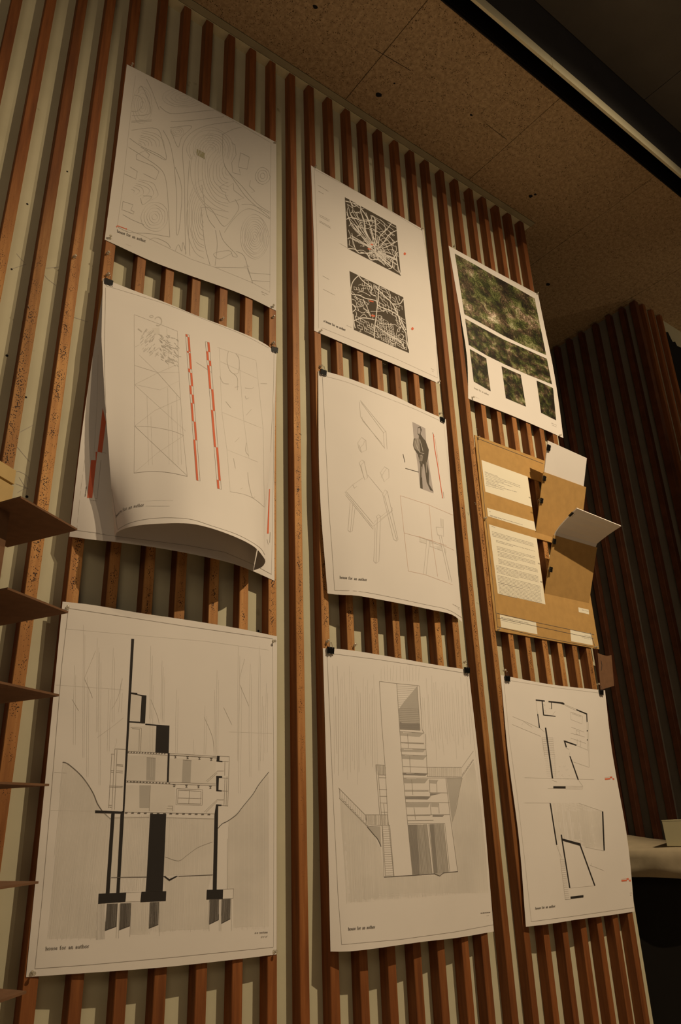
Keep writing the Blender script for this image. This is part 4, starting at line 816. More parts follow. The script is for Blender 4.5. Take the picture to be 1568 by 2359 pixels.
s.fill([(938, 1548), (1010, 1572), (1005, 1610), (942, 1590)], 'light_shade', 'pencil_shading'); s.fill([(1035, 1588), (1150, 1632), (1158, 1678), (1038, 1632)], 'light_shade', 'pencil_shading'); s.fill([(1138, 1375), (1160, 1385), (1162, 1460), (1142, 1450)], 'light_shade', 'pencil_shading'); s.fill([(1170, 1650), (1188, 1655), (1190, 1700), (1172, 1690)], 'light_shade', 'pencil_shading')
for c in ([(938, 1548), (1010, 1572), (1150, 1632)], [(942, 1590), (1005, 1610)], [(1038, 1632), (1158, 1678)], [(1010, 1575), (980, 1890)], [(1035, 1585), (1003, 1895)], [(1120, 1520), (1215, 1940)], [(1140, 1525), (1240, 1960)], [(1095, 1455), (1110, 1530), (1165, 1540), (1162, 1460), (1095, 1455)], [(1138, 1375), (1142, 1450)], [(1160, 1385), (1162, 1460)]): s.line(c, w=.8, mat='faint_pencil', part='chair_lines')
s.text('house for an author', (210, 1928), (462, 1952), 26, w=1.05); s.words((1248, 2165), (1310, 2200), 1.3, 'pencil', seed=4); s.words((1295, 2205), (1312, 2215), .9, 'pencil', seed=5)
s.done()

# ---- bottom middle: elevation
s = Sheet('elevation_drawing', [[(743.5, 1493, 0), (800, 1497, .006), (900, 1513, .01), (1000, 1531, .006), (1079, 1543, 0)], [(753, 1840, .004), (930, 1850, .022), (1110, 1825, .004)], [(761, 2192, .016), (800, 2192, .030), (864, 2185, .038), (927, 2176, .036), (978, 2169, .030), (1055, 2160, .014), (1137, 2146, 0)]], [0, .5, 1],
          'white sheet with a pencil elevation of a tall tower house, clipped lower middle', wave=.003, seed=9)
s.setcrop(740, 1480, 3.2756)
s.line([(42, 85), (65, 600), (90, 1200), (125, 1900), (153, 2280)], w=.9, part='border_line'); s.line([(42, 80), (400, 125), (800, 185), (1085, 232)], w=.9, part='border_line'); s.line([(1092, 240), (1170, 900), (1240, 1400), (1290, 2100)], w=.6, mat='ghost_pencil', part='border_line'); s.line([(153, 2280), (600, 2240), (1000, 2185), (1295, 2130)], w=.9, part='border_line')
rr = random.Random(31)
for x in range(90, 430, 17):
    y = rr.uniform(170, 420); s.curve([(x+rr.uniform(-6, 6), y), (x+4, y+250), (x+rr.uniform(4, 14), rr.uniform(800, 1080))], w=.65, mat=rr.choice(['ghost_pencil', 'ghost_pencil', 'faint_pencil']))
for x in range(760, 1110, 17):
    y = rr.uniform(210, 420); s.curve([(x+rr.uniform(-6, 6), y), (x+10, y+250), (x+rr.uniform(18, 30), rr.uniform(700, 920))], w=.65, mat='ghost_pencil')
for x in range(450, 760, 24): s.curve([(x, rr.uniform(160, 200)), (x+rr.uniform(-10, 10), 290)], w=.65, mat='ghost_pencil')
left = [(140, 1180), (210, 1250), (270, 1310), (345, 1390), (400, 1460), (450, 1560), (470, 1770), (560, 1765), (850, 1745), (890, 1762), (920, 1738), (1028, 1728), (985, 1355), (1010, 1280), (1050, 1050), (1150, 900), (1205, 1250), (1240, 1600), (1260, 1890), (1000, 1905), (600, 1935), (190, 1975), (175, 1700), (150, 1400)]
s.fill(left, 'light_shade', 'pencil_shading'); s.hatch(left, 7.5, .6, 'ghost_pencil', slant=.04, rough=22, seed=12)
for q, m_ in (([(722, 330), (742, 662), (590, 655), (580, 510), (625, 445)], 'shade_grey'), ([(590, 600), (740, 610), (742, 662), (590, 655)], 'mid_shade'), ([(592, 675), (775, 683), (740, 712), (595, 703)], 'shade_grey'), ([(595, 803), (782, 808), (768, 828), (597, 824)], 'shade_grey'), ([(605, 850), (795, 855), (768, 885), (608, 878)], 'shade_grey'), ([(612, 985), (802, 990), (785, 1005), (614, 1002)], 'mid_shade'), ([(620, 1025), (805, 1030), (780, 1062), (624, 1062)], 'shade_grey'),
              ([(630, 1165), (822, 1165), (800, 1185), (632, 1183)], 'mid_shade'), ([(636, 1210), (818, 1212), (805, 1243), (640, 1243)], 'shade_grey'), ([(812, 1035), (882, 1038), (865, 1065), (815, 1062)], 'shade_grey'), ([(820, 1138), (900, 1140), (818, 1158)], 'mid_shade'), ([(828, 1212), (885, 1212), (880, 1243), (830, 1240)], 'shade_grey'), ([(840, 1303), (925, 1303), (915, 1315), (838, 1315)], 'mid_shade'),
              ([(652, 1375), (795, 1372), (832, 1742), (690, 1752)], 'shade_grey'), ([(652, 1375), (720, 1375), (740, 1750), (690, 1752)], 'mid_shade'), ([(815, 1372), (920, 1368), (958, 1730), (890, 1760), (850, 1745)], 'shade_grey'), ([(815, 1372), (850, 1372), (875, 1740), (850, 1745)], 'mid_shade'), ([(943, 1020), (1062, 1022), (1035, 1130), (1010, 1270), (985, 1350)], 'shade_grey'), ([(343, 1392), (445, 1388), (450, 1530), (420, 1480)], 'shade_grey'), ([(412, 925), (482, 928), (486, 998), (416, 998)], 'light_shade'), ([(330, 1300), (500, 1300), (505, 1375), (340, 1380)], 'light_shade'), ([(790, 945), (1058, 945), (1060, 1015), (800, 1010)], 'light_shade')):
    s.fill(q, m_, 'pencil_shading')
s.hatch([(652, 1375), (795, 1372), (832, 1742), (690, 1752)], 8, .8, 'pencil', slant=.09); s.hatch([(815, 1372), (920, 1368), (958, 1730), (850, 1745)], 8, .8, 'pencil', slant=.09); s.hatch([(412, 925), (482, 928), (486, 998), (416, 998)], 9, .7, 'pencil'); s.hatch([(330, 1300), (500, 1300), (505, 1375), (340, 1380)], 10, .7, 'pencil'); s.hatch([(790, 945), (1058, 945), (1060, 1015), (800, 1010)], 11, .7, 'faint_pencil')
for c in ([(437, 293), (568, 310), (725, 325), (740, 328), (760, 660), (775, 683)], [(437, 293), (455, 620), (480, 930), (500, 1300), (545, 1765)], [(568, 310), (590, 655), (625, 1100), (650, 1360), (688, 1755)], [(722, 330), (745, 662)], [(590, 655), (745, 662)], [(590, 672), (775, 683)], [(597, 752), (772, 760)], [(598, 758), (772, 765)], [(650, 690), (655, 795)], [(597, 797), (790, 806)], [(604, 847), (797, 855)], [(610, 935), (805, 942), (1058, 943), (1145, 820)],
          [(665, 860), (672, 980)], [(612, 983), (805, 990)], [(620, 1022), (1062, 1022)], [(795, 1012), (1062, 1015)], [(680, 1035), (690, 1150)], [(628, 1115), (808, 1116)], [(628, 1122), (808, 1123)], [(630, 1160), (825, 1163)], [(636, 1207), (965, 1208)], [(815, 1035), (818, 1135)], [(868, 1045), (872, 1130)], [(938, 1022), (970, 1300), (1028, 1730)], [(818, 1133), (950, 1135)], [(698, 1245), (710, 1335)], [(645, 1302), (970, 1298)], [(645, 1307), (820, 1305)], [(820, 1212), (828, 1300)], [(885, 1215), (888, 1290)], [(650, 1345), (845, 1342)], [(650, 1367), (930, 1364), (968, 1730)],
          [(795, 1372), (835, 1742)], [(808, 1372), (848, 1742)], [(920, 1366), (958, 1730)], [(472, 1770), (545, 1765), (850, 1745), (892, 1762), (920, 1738), (1028, 1728)], [(410, 922), (482, 926)], [(425, 925), (458, 1380), (472, 1770)], [(410, 922), (440, 1300)], [(430, 1000), (488, 1001)], [(432, 1020), (488, 1021)], [(435, 1110), (495, 1111)], [(437, 1160), (495, 1160)], [(440, 1210), (498, 1212)], [(470, 1215), (478, 1300)], [(448, 1280), (500, 1280)], [(130, 1098), (330, 1300), (502, 1300)], [(135, 1175), (345, 1388), (515, 1378)], [(460, 1380), (484, 1768)], [(515, 1378), (548, 1765)], [(1060, 1015), (1148, 885)], [(782, 690), (800, 1010)], [(335, 1300), (345, 1385)], [(135, 1100), (140, 1175)]):
    s.line(c, w=.9, mat='pencil', part='fine_lines')
for i in range(22): y = 1392+i*17.3; s.line([(462+i*1.1, y), (517+i*1.4, y-1)], w=.9, mat='faint_pencil', part='fine_lines')
for i in range(24): y = 328+i*14; x0 = 570+i*.85; s.line([(x0, y), (725+i*.9, y+8)], w=.6, mat='shade_grey' if i < 12 else 'pencil', part='fine_lines')
pts = []
for i in range(11): pts += [(145+i*19, 1180+i*20), (163+i*19, 1182+i*20)]
s.line(pts, w=.9, part='fine_lines')
pts = []
for i in range(9): pts += [(1062+i*10, 1005-i*14), (1062+i*10, 992-i*14)]
s.line(pts, w=.8, part='fine_lines')
for i in range(14): s.line([(145+i*14, 1112+i*14.2), (150+i*14, 1182+i*14.5)], w=.6, mat='faint_pencil', part='fine_lines')
s.curve([(345, 1390), (395, 1450), (425, 1485), (450, 1540)], w=1.3, mat='grey_ink', part='ground_line'); s.curve([(1062, 1025), (1040, 1120), (1015, 1260), (985, 1355)], w=1.1, mat='pencil', part='ground_line'); s.line([(472, 1770), (690, 1757), (850, 1745), (892, 1762), (920, 1738), (1028, 1728)], w=1.3, mat='grey_ink', part='ground_line')
s.text('house for an author', (203, 2172), (407, 2155), 26, w=1.15); s.words((1200, 2042), (1272, 2036), 1.4, 'grey_ink', seed=3, wl=(8, 20)); s.words((1245, 2062), (1262, 2060), 1.0, 'pencil', seed=3)
s.done()

# ---- top right: sheet of five woodland photographs
s = Sheet('photo_sheet', [[(1033, 566, 0), (1135, 622, .002), (1239, 678, 0)], [(1048, 655, 0), (1152, 713, .006), (1256, 762, 0)], [(1061.5, 732, 0), (1165, 792, .010), (1272, 838, 0)], [(1075.5, 827, 0), (1180, 884, .008), (1286, 923, 0)], [(1078, 918, 0), (1135, 940, .004), (1190, 962, .004), (1250, 988, .002), (1297, 1009, 0)]], [0, .25, .49, .75, 1],
          'white sheet of five printed woodland photographs, pinned top right', seed=10, nu=20, nv=30)
s.setcrop(1030, 560, 5.241)
s.line([(70, 60), (600, 350), (1062, 620)], w=.7, mat='ghost_pencil', part='border_line'); s.line([(290, 1895), (700, 2060), (1350, 2335)], w=.7, mat='ghost_pencil', part='border_line')
def strip(name, top, bot_, mat, nu, asp):
    V, UV = [], []; nv = 10
    def at(L, u):
        k = min(len(L)-2, int(u*(len(L)-1))); f = u*(len(L)-1)-k; return (L[k][0]+(L[k+1][0]-L[k][0])*f, L[k][1]+(L[k+1][1]-L[k][1])*f)
    for j in range(nv+1):
        for i in range(nu+1):
            a, b = s.px(at(top, i/nu)), s.px(at(bot_, i/nu)); v = j/nv
            V.append(s.cast(a[0]+(b[0]-a[0])*v, a[1]+(b[1]-a[1])*v, .0006)); UV.append((i/nu*asp, 1-v))
    mesh(name, V, [(j*(nu+1)+i, (j+1)*(nu+1)+i, (j+1)*(nu+1)+i+1, j*(nu+1)+i+1) for j in range(nv) for i in range(nu)], mat, s.root, uvs=UV)
strip('photograph', [(90, 128), (330, 260), (560, 395), (810, 530), (1052, 668)], [(205, 858), (420, 975), (680, 1120), (930, 1240), (1192, 1352)], 'foliage_large', 16, 1.3)
strip('photograph', [(213, 912), (420, 1025), (680, 1165), (930, 1275), (1200, 1398)], [(258, 1228), (480, 1360), (700, 1468), (960, 1585), (1262, 1705)], 'foliage_strip', 16, 3.0)
strip('photograph', [(270, 1280), (368, 1335), (468, 1392)], [(318, 1672), (420, 1730), (522, 1790)], 'foliage_left', 6, .6)
strip('photograph', [(654, 1487), (770, 1540), (884, 1590)], [(705, 1872), (830, 1925), (948, 1975)], 'foliage_middle', 6, .7)
strip('photograph', [(1076, 1660), (1175, 1705), (1275, 1752)], [(1130, 2048), (1222, 2095), (1312, 2140)], 'foliage_right', 6, .65)
s.text('house for an author', (325, 1758), (502, 1842), 22, w=.8, mat='pencil'); s.words((325, 1852), (385, 1880), .7, 'faint_pencil', seed=1); s.words((1255, 2172), (1318, 2200), .8, 'pencil', seed=2); s.words((1262, 2195), (1318, 2222), .8, 'pencil', seed=3)
s.done()

# ---- bottom right: plans
s = Sheet('plan_drawing', [[(1153, 1555, 0), (1270, 1577, .006), (1393, 1590.5, 0)], [(1170, 1740, .006), (1290, 1748, .018), (1410, 1735, .003)], [(1195, 1935, .008), (1320, 1940, .026), (1444, 1930, .004)], [(1211, 2135, .010), (1262, 2129, .022), (1325, 2119, .024), (1400, 2109, .012), (1461, 2100, 0)]], [0, .33, .66, 1],
          'white sheet with two black-lined floor plans and tiny red scale bars, clipped lower right', wave=.002, seed=11)
s.setcrop(1150, 1550, 3.997)
s.line([(40, 75), (90, 600), (160, 1100), (230, 1700), (293, 2290)], w=.8, mat='faint_pencil', part='border_line'); s.line([(40, 62), (500, 135), (960, 190)], w=.8, mat='faint_pencil', part='border_line'); s.line([(293, 2290), (700, 2238), (1235, 2160)], w=.8, part='border_line')
s.fill([(490, 1198), (730, 1200), (950, 1275), (965, 1640), (790, 1605), (745, 1580), (580, 1530), (525, 1560)], 'light_shade', 'pencil_shading'); s.hatch([(490, 1198), (730, 1200), (950, 1275), (965, 1600), (790, 1605), (745, 1570), (600, 1530), (525, 1540)], 12, .5, 'ghost_pencil', slant=.1)
for q in ([(333, 245), (416, 254), (416, 266), (333, 256)], [(450, 258), (585, 272), (598, 284), (596, 294), (560, 284), (450, 270)], [(708, 334), (806, 374), (810, 452), (801, 452), (798, 383), (706, 344)], [(347, 378), (355, 378), (372, 508), (363, 508)], [(417, 505), (430, 505), (494, 972), (481, 972)], [(590, 622), (604, 624), (710, 662), (706, 672), (606, 638), (620, 682), (610, 688)], [(643, 768), (653, 768), (729, 982), (718, 984)], [(495, 1044), (608, 1045), (608, 1066), (495, 1065)],
          [(461, 1200), (472, 1200), (532, 1584), (521, 1584)], [(942, 1276), (955, 1276), (969, 1636), (957, 1636)], [(562, 1490), (574, 1490), (579, 1525), (652, 1980), (641, 1982)], [(578, 1525), (745, 1570), (750, 1592), (882, 1958), (872, 1962), (738, 1592), (578, 1545)], [(653, 2060), (772, 2046), (772, 2068), (655, 2082)],
          [(388, 262), (397, 262), (410, 385), (515, 396), (515, 404), (401, 392)], [(474, 272), (480, 272), (482, 332), (476, 332)], [(803, 528), (812, 528), (812, 540), (803, 540)], [(805, 612), (812, 612), (812, 624), (805, 624)]): s.fill(q, 'ink', 'black_walls', step=5)
for c in ([(336, 258), (350, 378)], [(598, 290), (708, 335)], [(604, 300), (700, 345)], [(120, 402), (250, 455), (365, 508)], [(118, 475), (380, 585)], [(372, 510), (415, 545)], [(805, 452), (812, 710)], [(818, 452), (825, 870)], [(715, 672), (815, 712)], [(680, 820), (825, 870)], [(655, 360), (765, 400), (760, 470), (658, 430), (655, 360)], [(668, 375), (750, 405)], [(660, 500), (780, 545)], [(705, 530), (735, 540), (735, 575), (705, 562), (705, 530)], [(655, 555), (785, 590)], [(655, 600), (795, 650)], [(715, 610), (715, 665)], [(748, 620), (745, 680)], [(648, 730), (640, 770)], [(612, 690), (640, 705)],
          [(610, 1043), (768, 1047), (765, 1070), (608, 1068)], [(610, 1056), (768, 1058)], [(445, 1065), (495, 1065)], [(725, 985), (768, 1045)], [(230, 965), (490, 972), (870, 982)], [(230, 1197), (465, 1198)], [(730, 1200), (948, 1275)], [(525, 1590), (570, 1700)], [(790, 1605), (960, 1640)], [(830, 1770), (960, 1820)], [(850, 1750), (838, 1775)], [(650, 1982), (870, 1960)], [(605, 2088), (655, 2085)], [(490, 385), (512, 355)], [(400, 290), (420, 300)], [(410, 345), (425, 345), (425, 370)], [(460, 325), (482, 335)], [(485, 990), (530, 1005)]): s.line(c, w=.8, mat='faint_pencil', part='fine_lines')
for i in range(10): y = 598+i*17; s.line([(392+i*2.2, y), (430+i*2.2, y+1)], w=.7, mat='faint_pencil', part='stair_lines'); s.line([(440+i*2, y), (492+i*2, y+1)], w=.7, mat='faint_pencil', part='stair_lines')
for i in range(10): y = 770+i*20; s.line([(410+i*3, y), (450+i*3, y+1)], w=.6, mat='ghost_pencil', part='stair_lines'); s.line([(475+i*1.5, y), (520+i*.5, y+1)], w=.6, mat='ghost_pencil', part='stair_lines')
for i in range(22): y = 1715+i*17.5; s.line([(560+i*2.1, y), (597+i*2.2, y+1)], w=.8, mat='faint_pencil', part='stair_lines')
s.line([(558, 1712), (605, 2088)], w=.7, mat='faint_pencil', part='stair_lines'); s.line([(390, 598), (415, 765)], w=.7, mat='faint_pencil', part='stair_lines'); s.line([(492, 600), (520, 970)], w=.6, mat='ghost_pencil', part='stair_lines'); s.line([(540, 1590), (560, 1712)], w=.6, mat='ghost_pencil', part='stair_lines')
s.line([(205, 480), (225, 450), (270, 480), (300, 500)], w=.7, mat='faint_pencil', part='fine_lines')
rr = random.Random(77)
for i in range(18): x, y = rr.uniform(540, 640), rr.uniform(850, 975); s.line([(x, y), (x+rr.uniform(-18, 18), y+rr.uniform(-10, 10))], w=.7, mat='ghost_pencil', part='fine_lines')
for ox, oy in ((968, 966), (1120, 1902)):
    s.fill([(ox, oy+6), (ox+50, oy+2), (ox+52, oy+14), (ox+4, oy+20)], 'red_ink', 'scale_bar', step=2); s.fill([(ox+48, oy-10), (ox+68, oy-12), (ox+70, oy+2), (ox+50, oy+4)], 'red_ink', 'scale_bar', step=2); s.fill([(ox+70, oy+4), (ox+86, oy+2), (ox+88, oy+18), (ox+74, oy+18)], 'red_ink', 'scale_bar', step=2); s.line([(ox, oy-2), (ox+48, oy-8)], w=.6, mat='pale_red', part='scale_bar')
s.text('house for an author', (330, 2178), (515, 2155), 24, w=1.0); s.words((1200, 2028), (1218, 2026), 1.0, 'olive_ink', seed=1); s.words((1202, 2048), (1214, 2046), 1.0, 'olive_ink', seed=2)
s.done()

# ---- cardboard panel with two cut-out flaps
s = Sheet('presentation_board', [[(1091, 1003, 0), (1310, 1083, 0)], [(1139, 1453, 0), (1378, 1496, 0)]], [0, 1], 'brown cardboard presentation board with pasted text sheets and two flaps cut and folded out', nu=4, nv=4, gap=.0040)
bpy.data.objects.remove(s.paper)
YF = -SD-.0045; s.bvh = BVHTree.FromPolygons([(2.1, YF, .5), (2.95, YF, .5), (2.95, YF, 1.6), (2.1, YF, 1.6)], [(0, 1, 2, 3)])
def bx_(zv): return 2.176+(zv-.63)*(.008/.86)
def board():
    zs = [(.634, .626), (.83, .83), (1.078, 1.078), (1.106, 1.106), (1.370, 1.370), (1.489, 1.492)]; xs = [None, 2.51, 2.82, 2.838]
    V, F = [], []
    for yy in (YF, YF+.0035):
        for zl, zr in zs:
            for i, x in enumerate(xs):
                x = bx_(zl) if x is None else x; t = (x-2.18)/.66; V.append((x, yy, zl+(zr-zl)*t))
    id_ = lambda l, j, i: l*24+j*4+i
    hole = {(1, 1), (3, 1)}
    for j in range(5):
        for i in range(3):
            if (j, i) in hole: continue
            F.append((id_(0, j, i), id_(0, j, i+1), id_(0, j+1, i+1), id_(0, j+1, i))); F.append((id_(1, j, i), id_(1, j+1, i), id_(1, j+1, i+1), id_(1, j, i+1)))
            for dj, di, a, b in ((-1, 0, (j, i), (j, i+1)), (1, 0, (j+1, i), (j+1, i+1)), (0, -1, (j, i), (j+1, i)), (0, 1, (j, i+1), (j+1, i+1))):
                nj, ni = j+dj, i+di
                if nj < 0 or nj > 4 or ni < 0 or ni > 2 or (nj, ni) in hole: F.append((id_(0, *a), id_(0, *b), id_(1, *b), id_(1, *a)))
    return V, F
mesh('panel_board', *board(), 'cardboard', s.root)
Sheet.LIFT['cream_paper'] = .0004
s.setcrop(1085, 990, 4.627)
s.fill([(108, 322), (600, 500), (648, 825), (150, 660)], 'cream_paper', 'text_sheet'); s.fill([(167, 832), (670, 980), (688, 1078), (178, 922)], 'cream_paper', 'text_sheet'); s.fill([(188, 1008), (697, 1158), (790, 1862), (282, 1745)], 'cream_paper', 'text_sheet')
s.fill([(303, 1970), (690, 2055), (705, 2182), (318, 2105)], 'cream_paper', 'text_sheet'); s.fill([(1140, 1893), (1250, 1918), (1255, 1968), (1145, 1943)], 'cream_paper', 'text_sheet'); s.fill([(1053, 2128), (1280, 2175), (1295, 2298), (1065, 2255)], 'cream_paper', 'text_sheet')
rr = random.Random(3)
def para(x, y, L, slope, n, dx, dy, seed):
    for i in range(n):
        l = L*(1 if i < n-1 else rr.uniform(.35, .7)); s.words((x+dx*i, y+dy*i), (x+dx*i+l, y+dy*i+l*slope), 1.05, 'pencil', seed=seed+i, wl=(18, 50))
para(142, 448, 320, .36, 1, 0, 0, 5); para(145, 460, 375, .37, 3, 2, 17, 7); para(152, 515, 285, .33, 2, 2, 15, 20); para(158, 548, 200, .33, 2, 1, 15, 24); para(155, 575, 330, .27, 2, 2, 17, 30); para(190, 870, 40, .3, 1, 0, 0, 33); para(198, 910, 350, .30, 2, 3, 8, 35); para(215, 1030, 60, .32, 1, 0, 0, 39)
for k, (x, y, L, n) in enumerate(((218, 1085, 445, 4), (262, 1178, 415, 2), (270, 1242, 410, 3), (278, 1295, 400, 4), (285, 1375, 420, 4), (262, 1445, 450, 6), (275, 1550, 460, 6), (285, 1630, 455, 9))): para(x, y, L, .29-.005*k, n, 2, 15, 100+k*12)
s.words((318, 2000), (608, 2062), 1.6, 'pencil', seed=1, wl=(20, 60)); s.words((320, 2030), (525, 2078), .9, 'pencil', seed=2, wl=(20, 50)); s.words((1180, 1920), (1248, 1938), 1.2, 'pencil', seed=2); s.words((1205, 2190), (1272, 2205), 1.1, 'pencil', seed=3); s.words((1180, 2215), (1280, 2235), 1.1, 'pencil', seed=4)
for a, b in (([(65, 92), (155, 950), (280, 2110)], .7), ([(65, 92), (765, 362)], .7), ([(270, 1955), (700, 2055), (1055, 2130), (1310, 2185)], .7), ([(280, 2005), (690, 2095), (1300, 2225)], .7), ([(280, 2100), (700, 2200), (1320, 2320)], .7), ([(1265, 2160), (1325, 2330)], .7)): s.line(a, w=.7, mat='grey_ink', part='ruled_lines')
s.done()
panel = s.root
def slab(name, pts, off, mat, parent):
    off = Vector(off); return prism(name, [Vector(p) for p in pts], [Vector(p)+off for p in pts], mat, parent)
for (zb_, yb, zt, yt) in ((1.106, -.0446, 1.364, -.130), (.830, -.0446, 1.066, -.132)):
    slab('folded_flap', [(2.512, yb, zb_), (2.818, yb, zb_), (2.818, yt, zt), (2.512, yt, zt)], (0, .0028, .0009), 'cardboard', panel)
# booklets tucked behind the flaps
bk = tag(empty('booklet', (2.66, -.05, 1.115)), 'stapled white booklet standing upright behind the upper cardboard flap, blank cover', 'booklet', 'booklets in the cardboard flaps')
slab('pages', [(2.527, -.0490, 1.130), (2.802, -.0490, 1.122), (2.802, -.170, 1.493), (2.527, -.1665, 1.507)], (0, .0040, .0013), 'white_paper', bk)
bk2 = tag(empty('booklet', (2.66, -.05, .84)), 'white booklet behind the lower cardboard flap, flopped forward over it', 'booklet', 'booklets in the cardboard flaps')
prof = [(-.048, .85), (-.085, .95), (-.115, 1.03), (-.128, 1.062), (-.140, 1.080), (-.162, 1.096), (-.195, 1.114), (-.228, 1.130), (-.260, 1.145)]
V, F = [], []
for i, (y, z) in enumerate(prof):
    k = max(0, (i-4)/4)
    for x, dz in ((2.522, 0), (2.81, -.024*k)):
        for o in (0, 1):
            V.append((x, y-(.012*k if dz else 0)+(.0045*o if i < 5 else .0020*o), z+dz+(.0016*o if i < 5 else .0045*o)))
for i in range(len(prof)-1):
    a = i*4; F += [(a, a+2, a+6, a+4), (a+1, a+5, a+7, a+3), (a, a+4, a+5, a+1), (a+2, a+3, a+7, a+6)]
F += [(0, 1, 3, 2), (len(V)-4, len(V)-2, len(V)-1, len(V)-3)]
mesh('pages', V, F, 'white_paper', bk2)

# ------------------------------------------------------------------ clips and pins
def clip(pos, label, down=(0, 0, -1), along=(1, 0, 0), out=(0, -1, 0), size=.026, up_handle=True):
    """binder clip: wedge body pinching an edge; down points from the spine to the jaws"""
    p = Vector(pos); d, a, o = Vector(down).normalized(), Vector(along).normalized(), Vector(out).normalized()
    r = tag(empty('binder_clip', p), label, 'clip', 'black binder clips')
    h = size*.80; w = size/2
    sec = [p+o*.0052, p+o*.0056+d*h*.12, p+o*.0020+d*h, p+o*.0008+d*h, p-o*.0008+d*h*.9, p-o*.0010+d*0]
    prism('clip_body', [q-a*w for q in sec], [q+a*w for q in sec], 'clip_black', r)
    j = p+o*.0024+d*(h-.0006)
    V, F = tube([j-a*w*1.04, j+a*w*1.04], .0011, 8); mesh('jaw_roll', V, F, 'clip_black', r)
    for sgn in (-.45, .45):
        q = j+a*(w*sgn); V, F = tube([q+o*.0006-a*.0024, q+o*.0014-a*.0026+d*.0016, q+o*.0014+a*.0026+d*.0016, q+o*.0006+a*.0024], .0009, 6); mesh('handle_foot', V, F, 'steel', r)
    if up_handle:
        q = p+o*.0048; V, F = tube([q-a*w*.42+d*h*.2+o*.0008, q-a*w*.35-d*.004, q-a*w*.22-d*.013, q-a*w*.10-d*.0155, q+a*w*.10-d*.0155, q+a*w*.22-d*.013, q+a*w*.35-d*.004, q+a*w*.42+d*h*.2+o*.0008], .0007, 6); mesh('wire_handle', V, F, 'steel', r)
    return r
def pclip(px, py, dep, label, **kw):
    c = onY(px, py, -SD-.0012-dep); return clip(c+Vector((0, -.003, .006)), label, **kw)
pclip(249, 650, .003, 'black binder clip at the top left corner of the curling sheet'); pclip(630.5, 805, .003, 'black binder clip at the top right corner of the curling sheet', along=(1, 0, .1))
pclip(743, 857, .004, 'black binder clip at the top left corner of the chair drawing'); pclip(1016.5, 966, .002, 'black binder clip at the top right corner of the chair drawing')
pclip(759, 1496, .002, 'black binder clip at the top left corner of the tower elevation'); pclip(1073, 1542, .002, 'black binder clip at the top right corner of the tower elevation')
pclip(1166, 1561, .001, 'black binder clip at the top left corner of the floor plan sheet'); pclip(1382, 1593, .001, 'black binder clip at the top right corner of the floor plan sheet')
fl_ = Vector((0, -.32, .947)).normalized()
clip((2.5215, -.1600, 1.475), 'black binder clip high on the left edge of the upright booklet', down=(1, 0, 0), along=fl_, out=(0, -.947, -.32), size=.026, up_handle=False)
clip((2.508, -.124, 1.335), 'black binder clip on the left edge of the upper flap, near its top corner', down=(1, 0, 0), along=fl_, out=(0, -.947, -.32), size=.022)
clip((2.508, -.092, 1.240), 'black binder clip low on the left edge of the upper flap', down=(1, 0, 0), along=fl_, out=(0, -.947, -.32), size=.022)
clip((2.508, -.126, 1.040), 'black binder clip on the left edge of the lower flap, near its top corner', down=(1, 0, 0), along=fl_, out=(0, -.947, -.32), size=.022)
clip((2.508, -.088, .925), 'black binder clip low on the left edge of the lower flap', down=(1, 0, 0), along=fl_, out=(0, -.947, -.32), size=.022)
clip((2.5165, -.226, 1.132), 'black binder clip on the flopped-over booklet', down=(1, 0, 0), along=(0, -.9, .42), out=(0, -.42, -.9), size=.022, up_handle=False)

pin0 = [None]
def pin(px, py, dep, label, tilt=(0, 0)):
    p = onY(px, py, -SD-.0004-dep)
    ax = Vector((tilt[0], -1, tilt[1]))
    if pin0[0] is None:
        r = tag(empty('push_pin', p), label, 'pin', 'clear push pins'); pin0[0] = r
        V, F = lathe([(.0046, .0), (.0049, .0006), (.0046, .0018), (.0024, .0030), (.0021, .0075), (.0034, .0090), (.0042, .0098), (.0042, .0112), (.0030, .0118)], p, (0, -1, 0), 12); mesh('pin_head', V, F, 'clear_plastic', r, smooth=True)
        V, F = lathe([(.0005, -.009), (.0005, .009)], p, (0, -1, 0), 5); mesh('needle', V, F, 'steel', r)
        return r
    r = pin0[0].copy(); COL.objects.link(r); r.location = p; r['label'] = label
    for ch in pin0[0].children:
        c = ch.copy(); COL.objects.link(c); c.parent = r
    r.rotation_euler = (tilt[1]*.8, 0, -tilt[0]*.8); return r
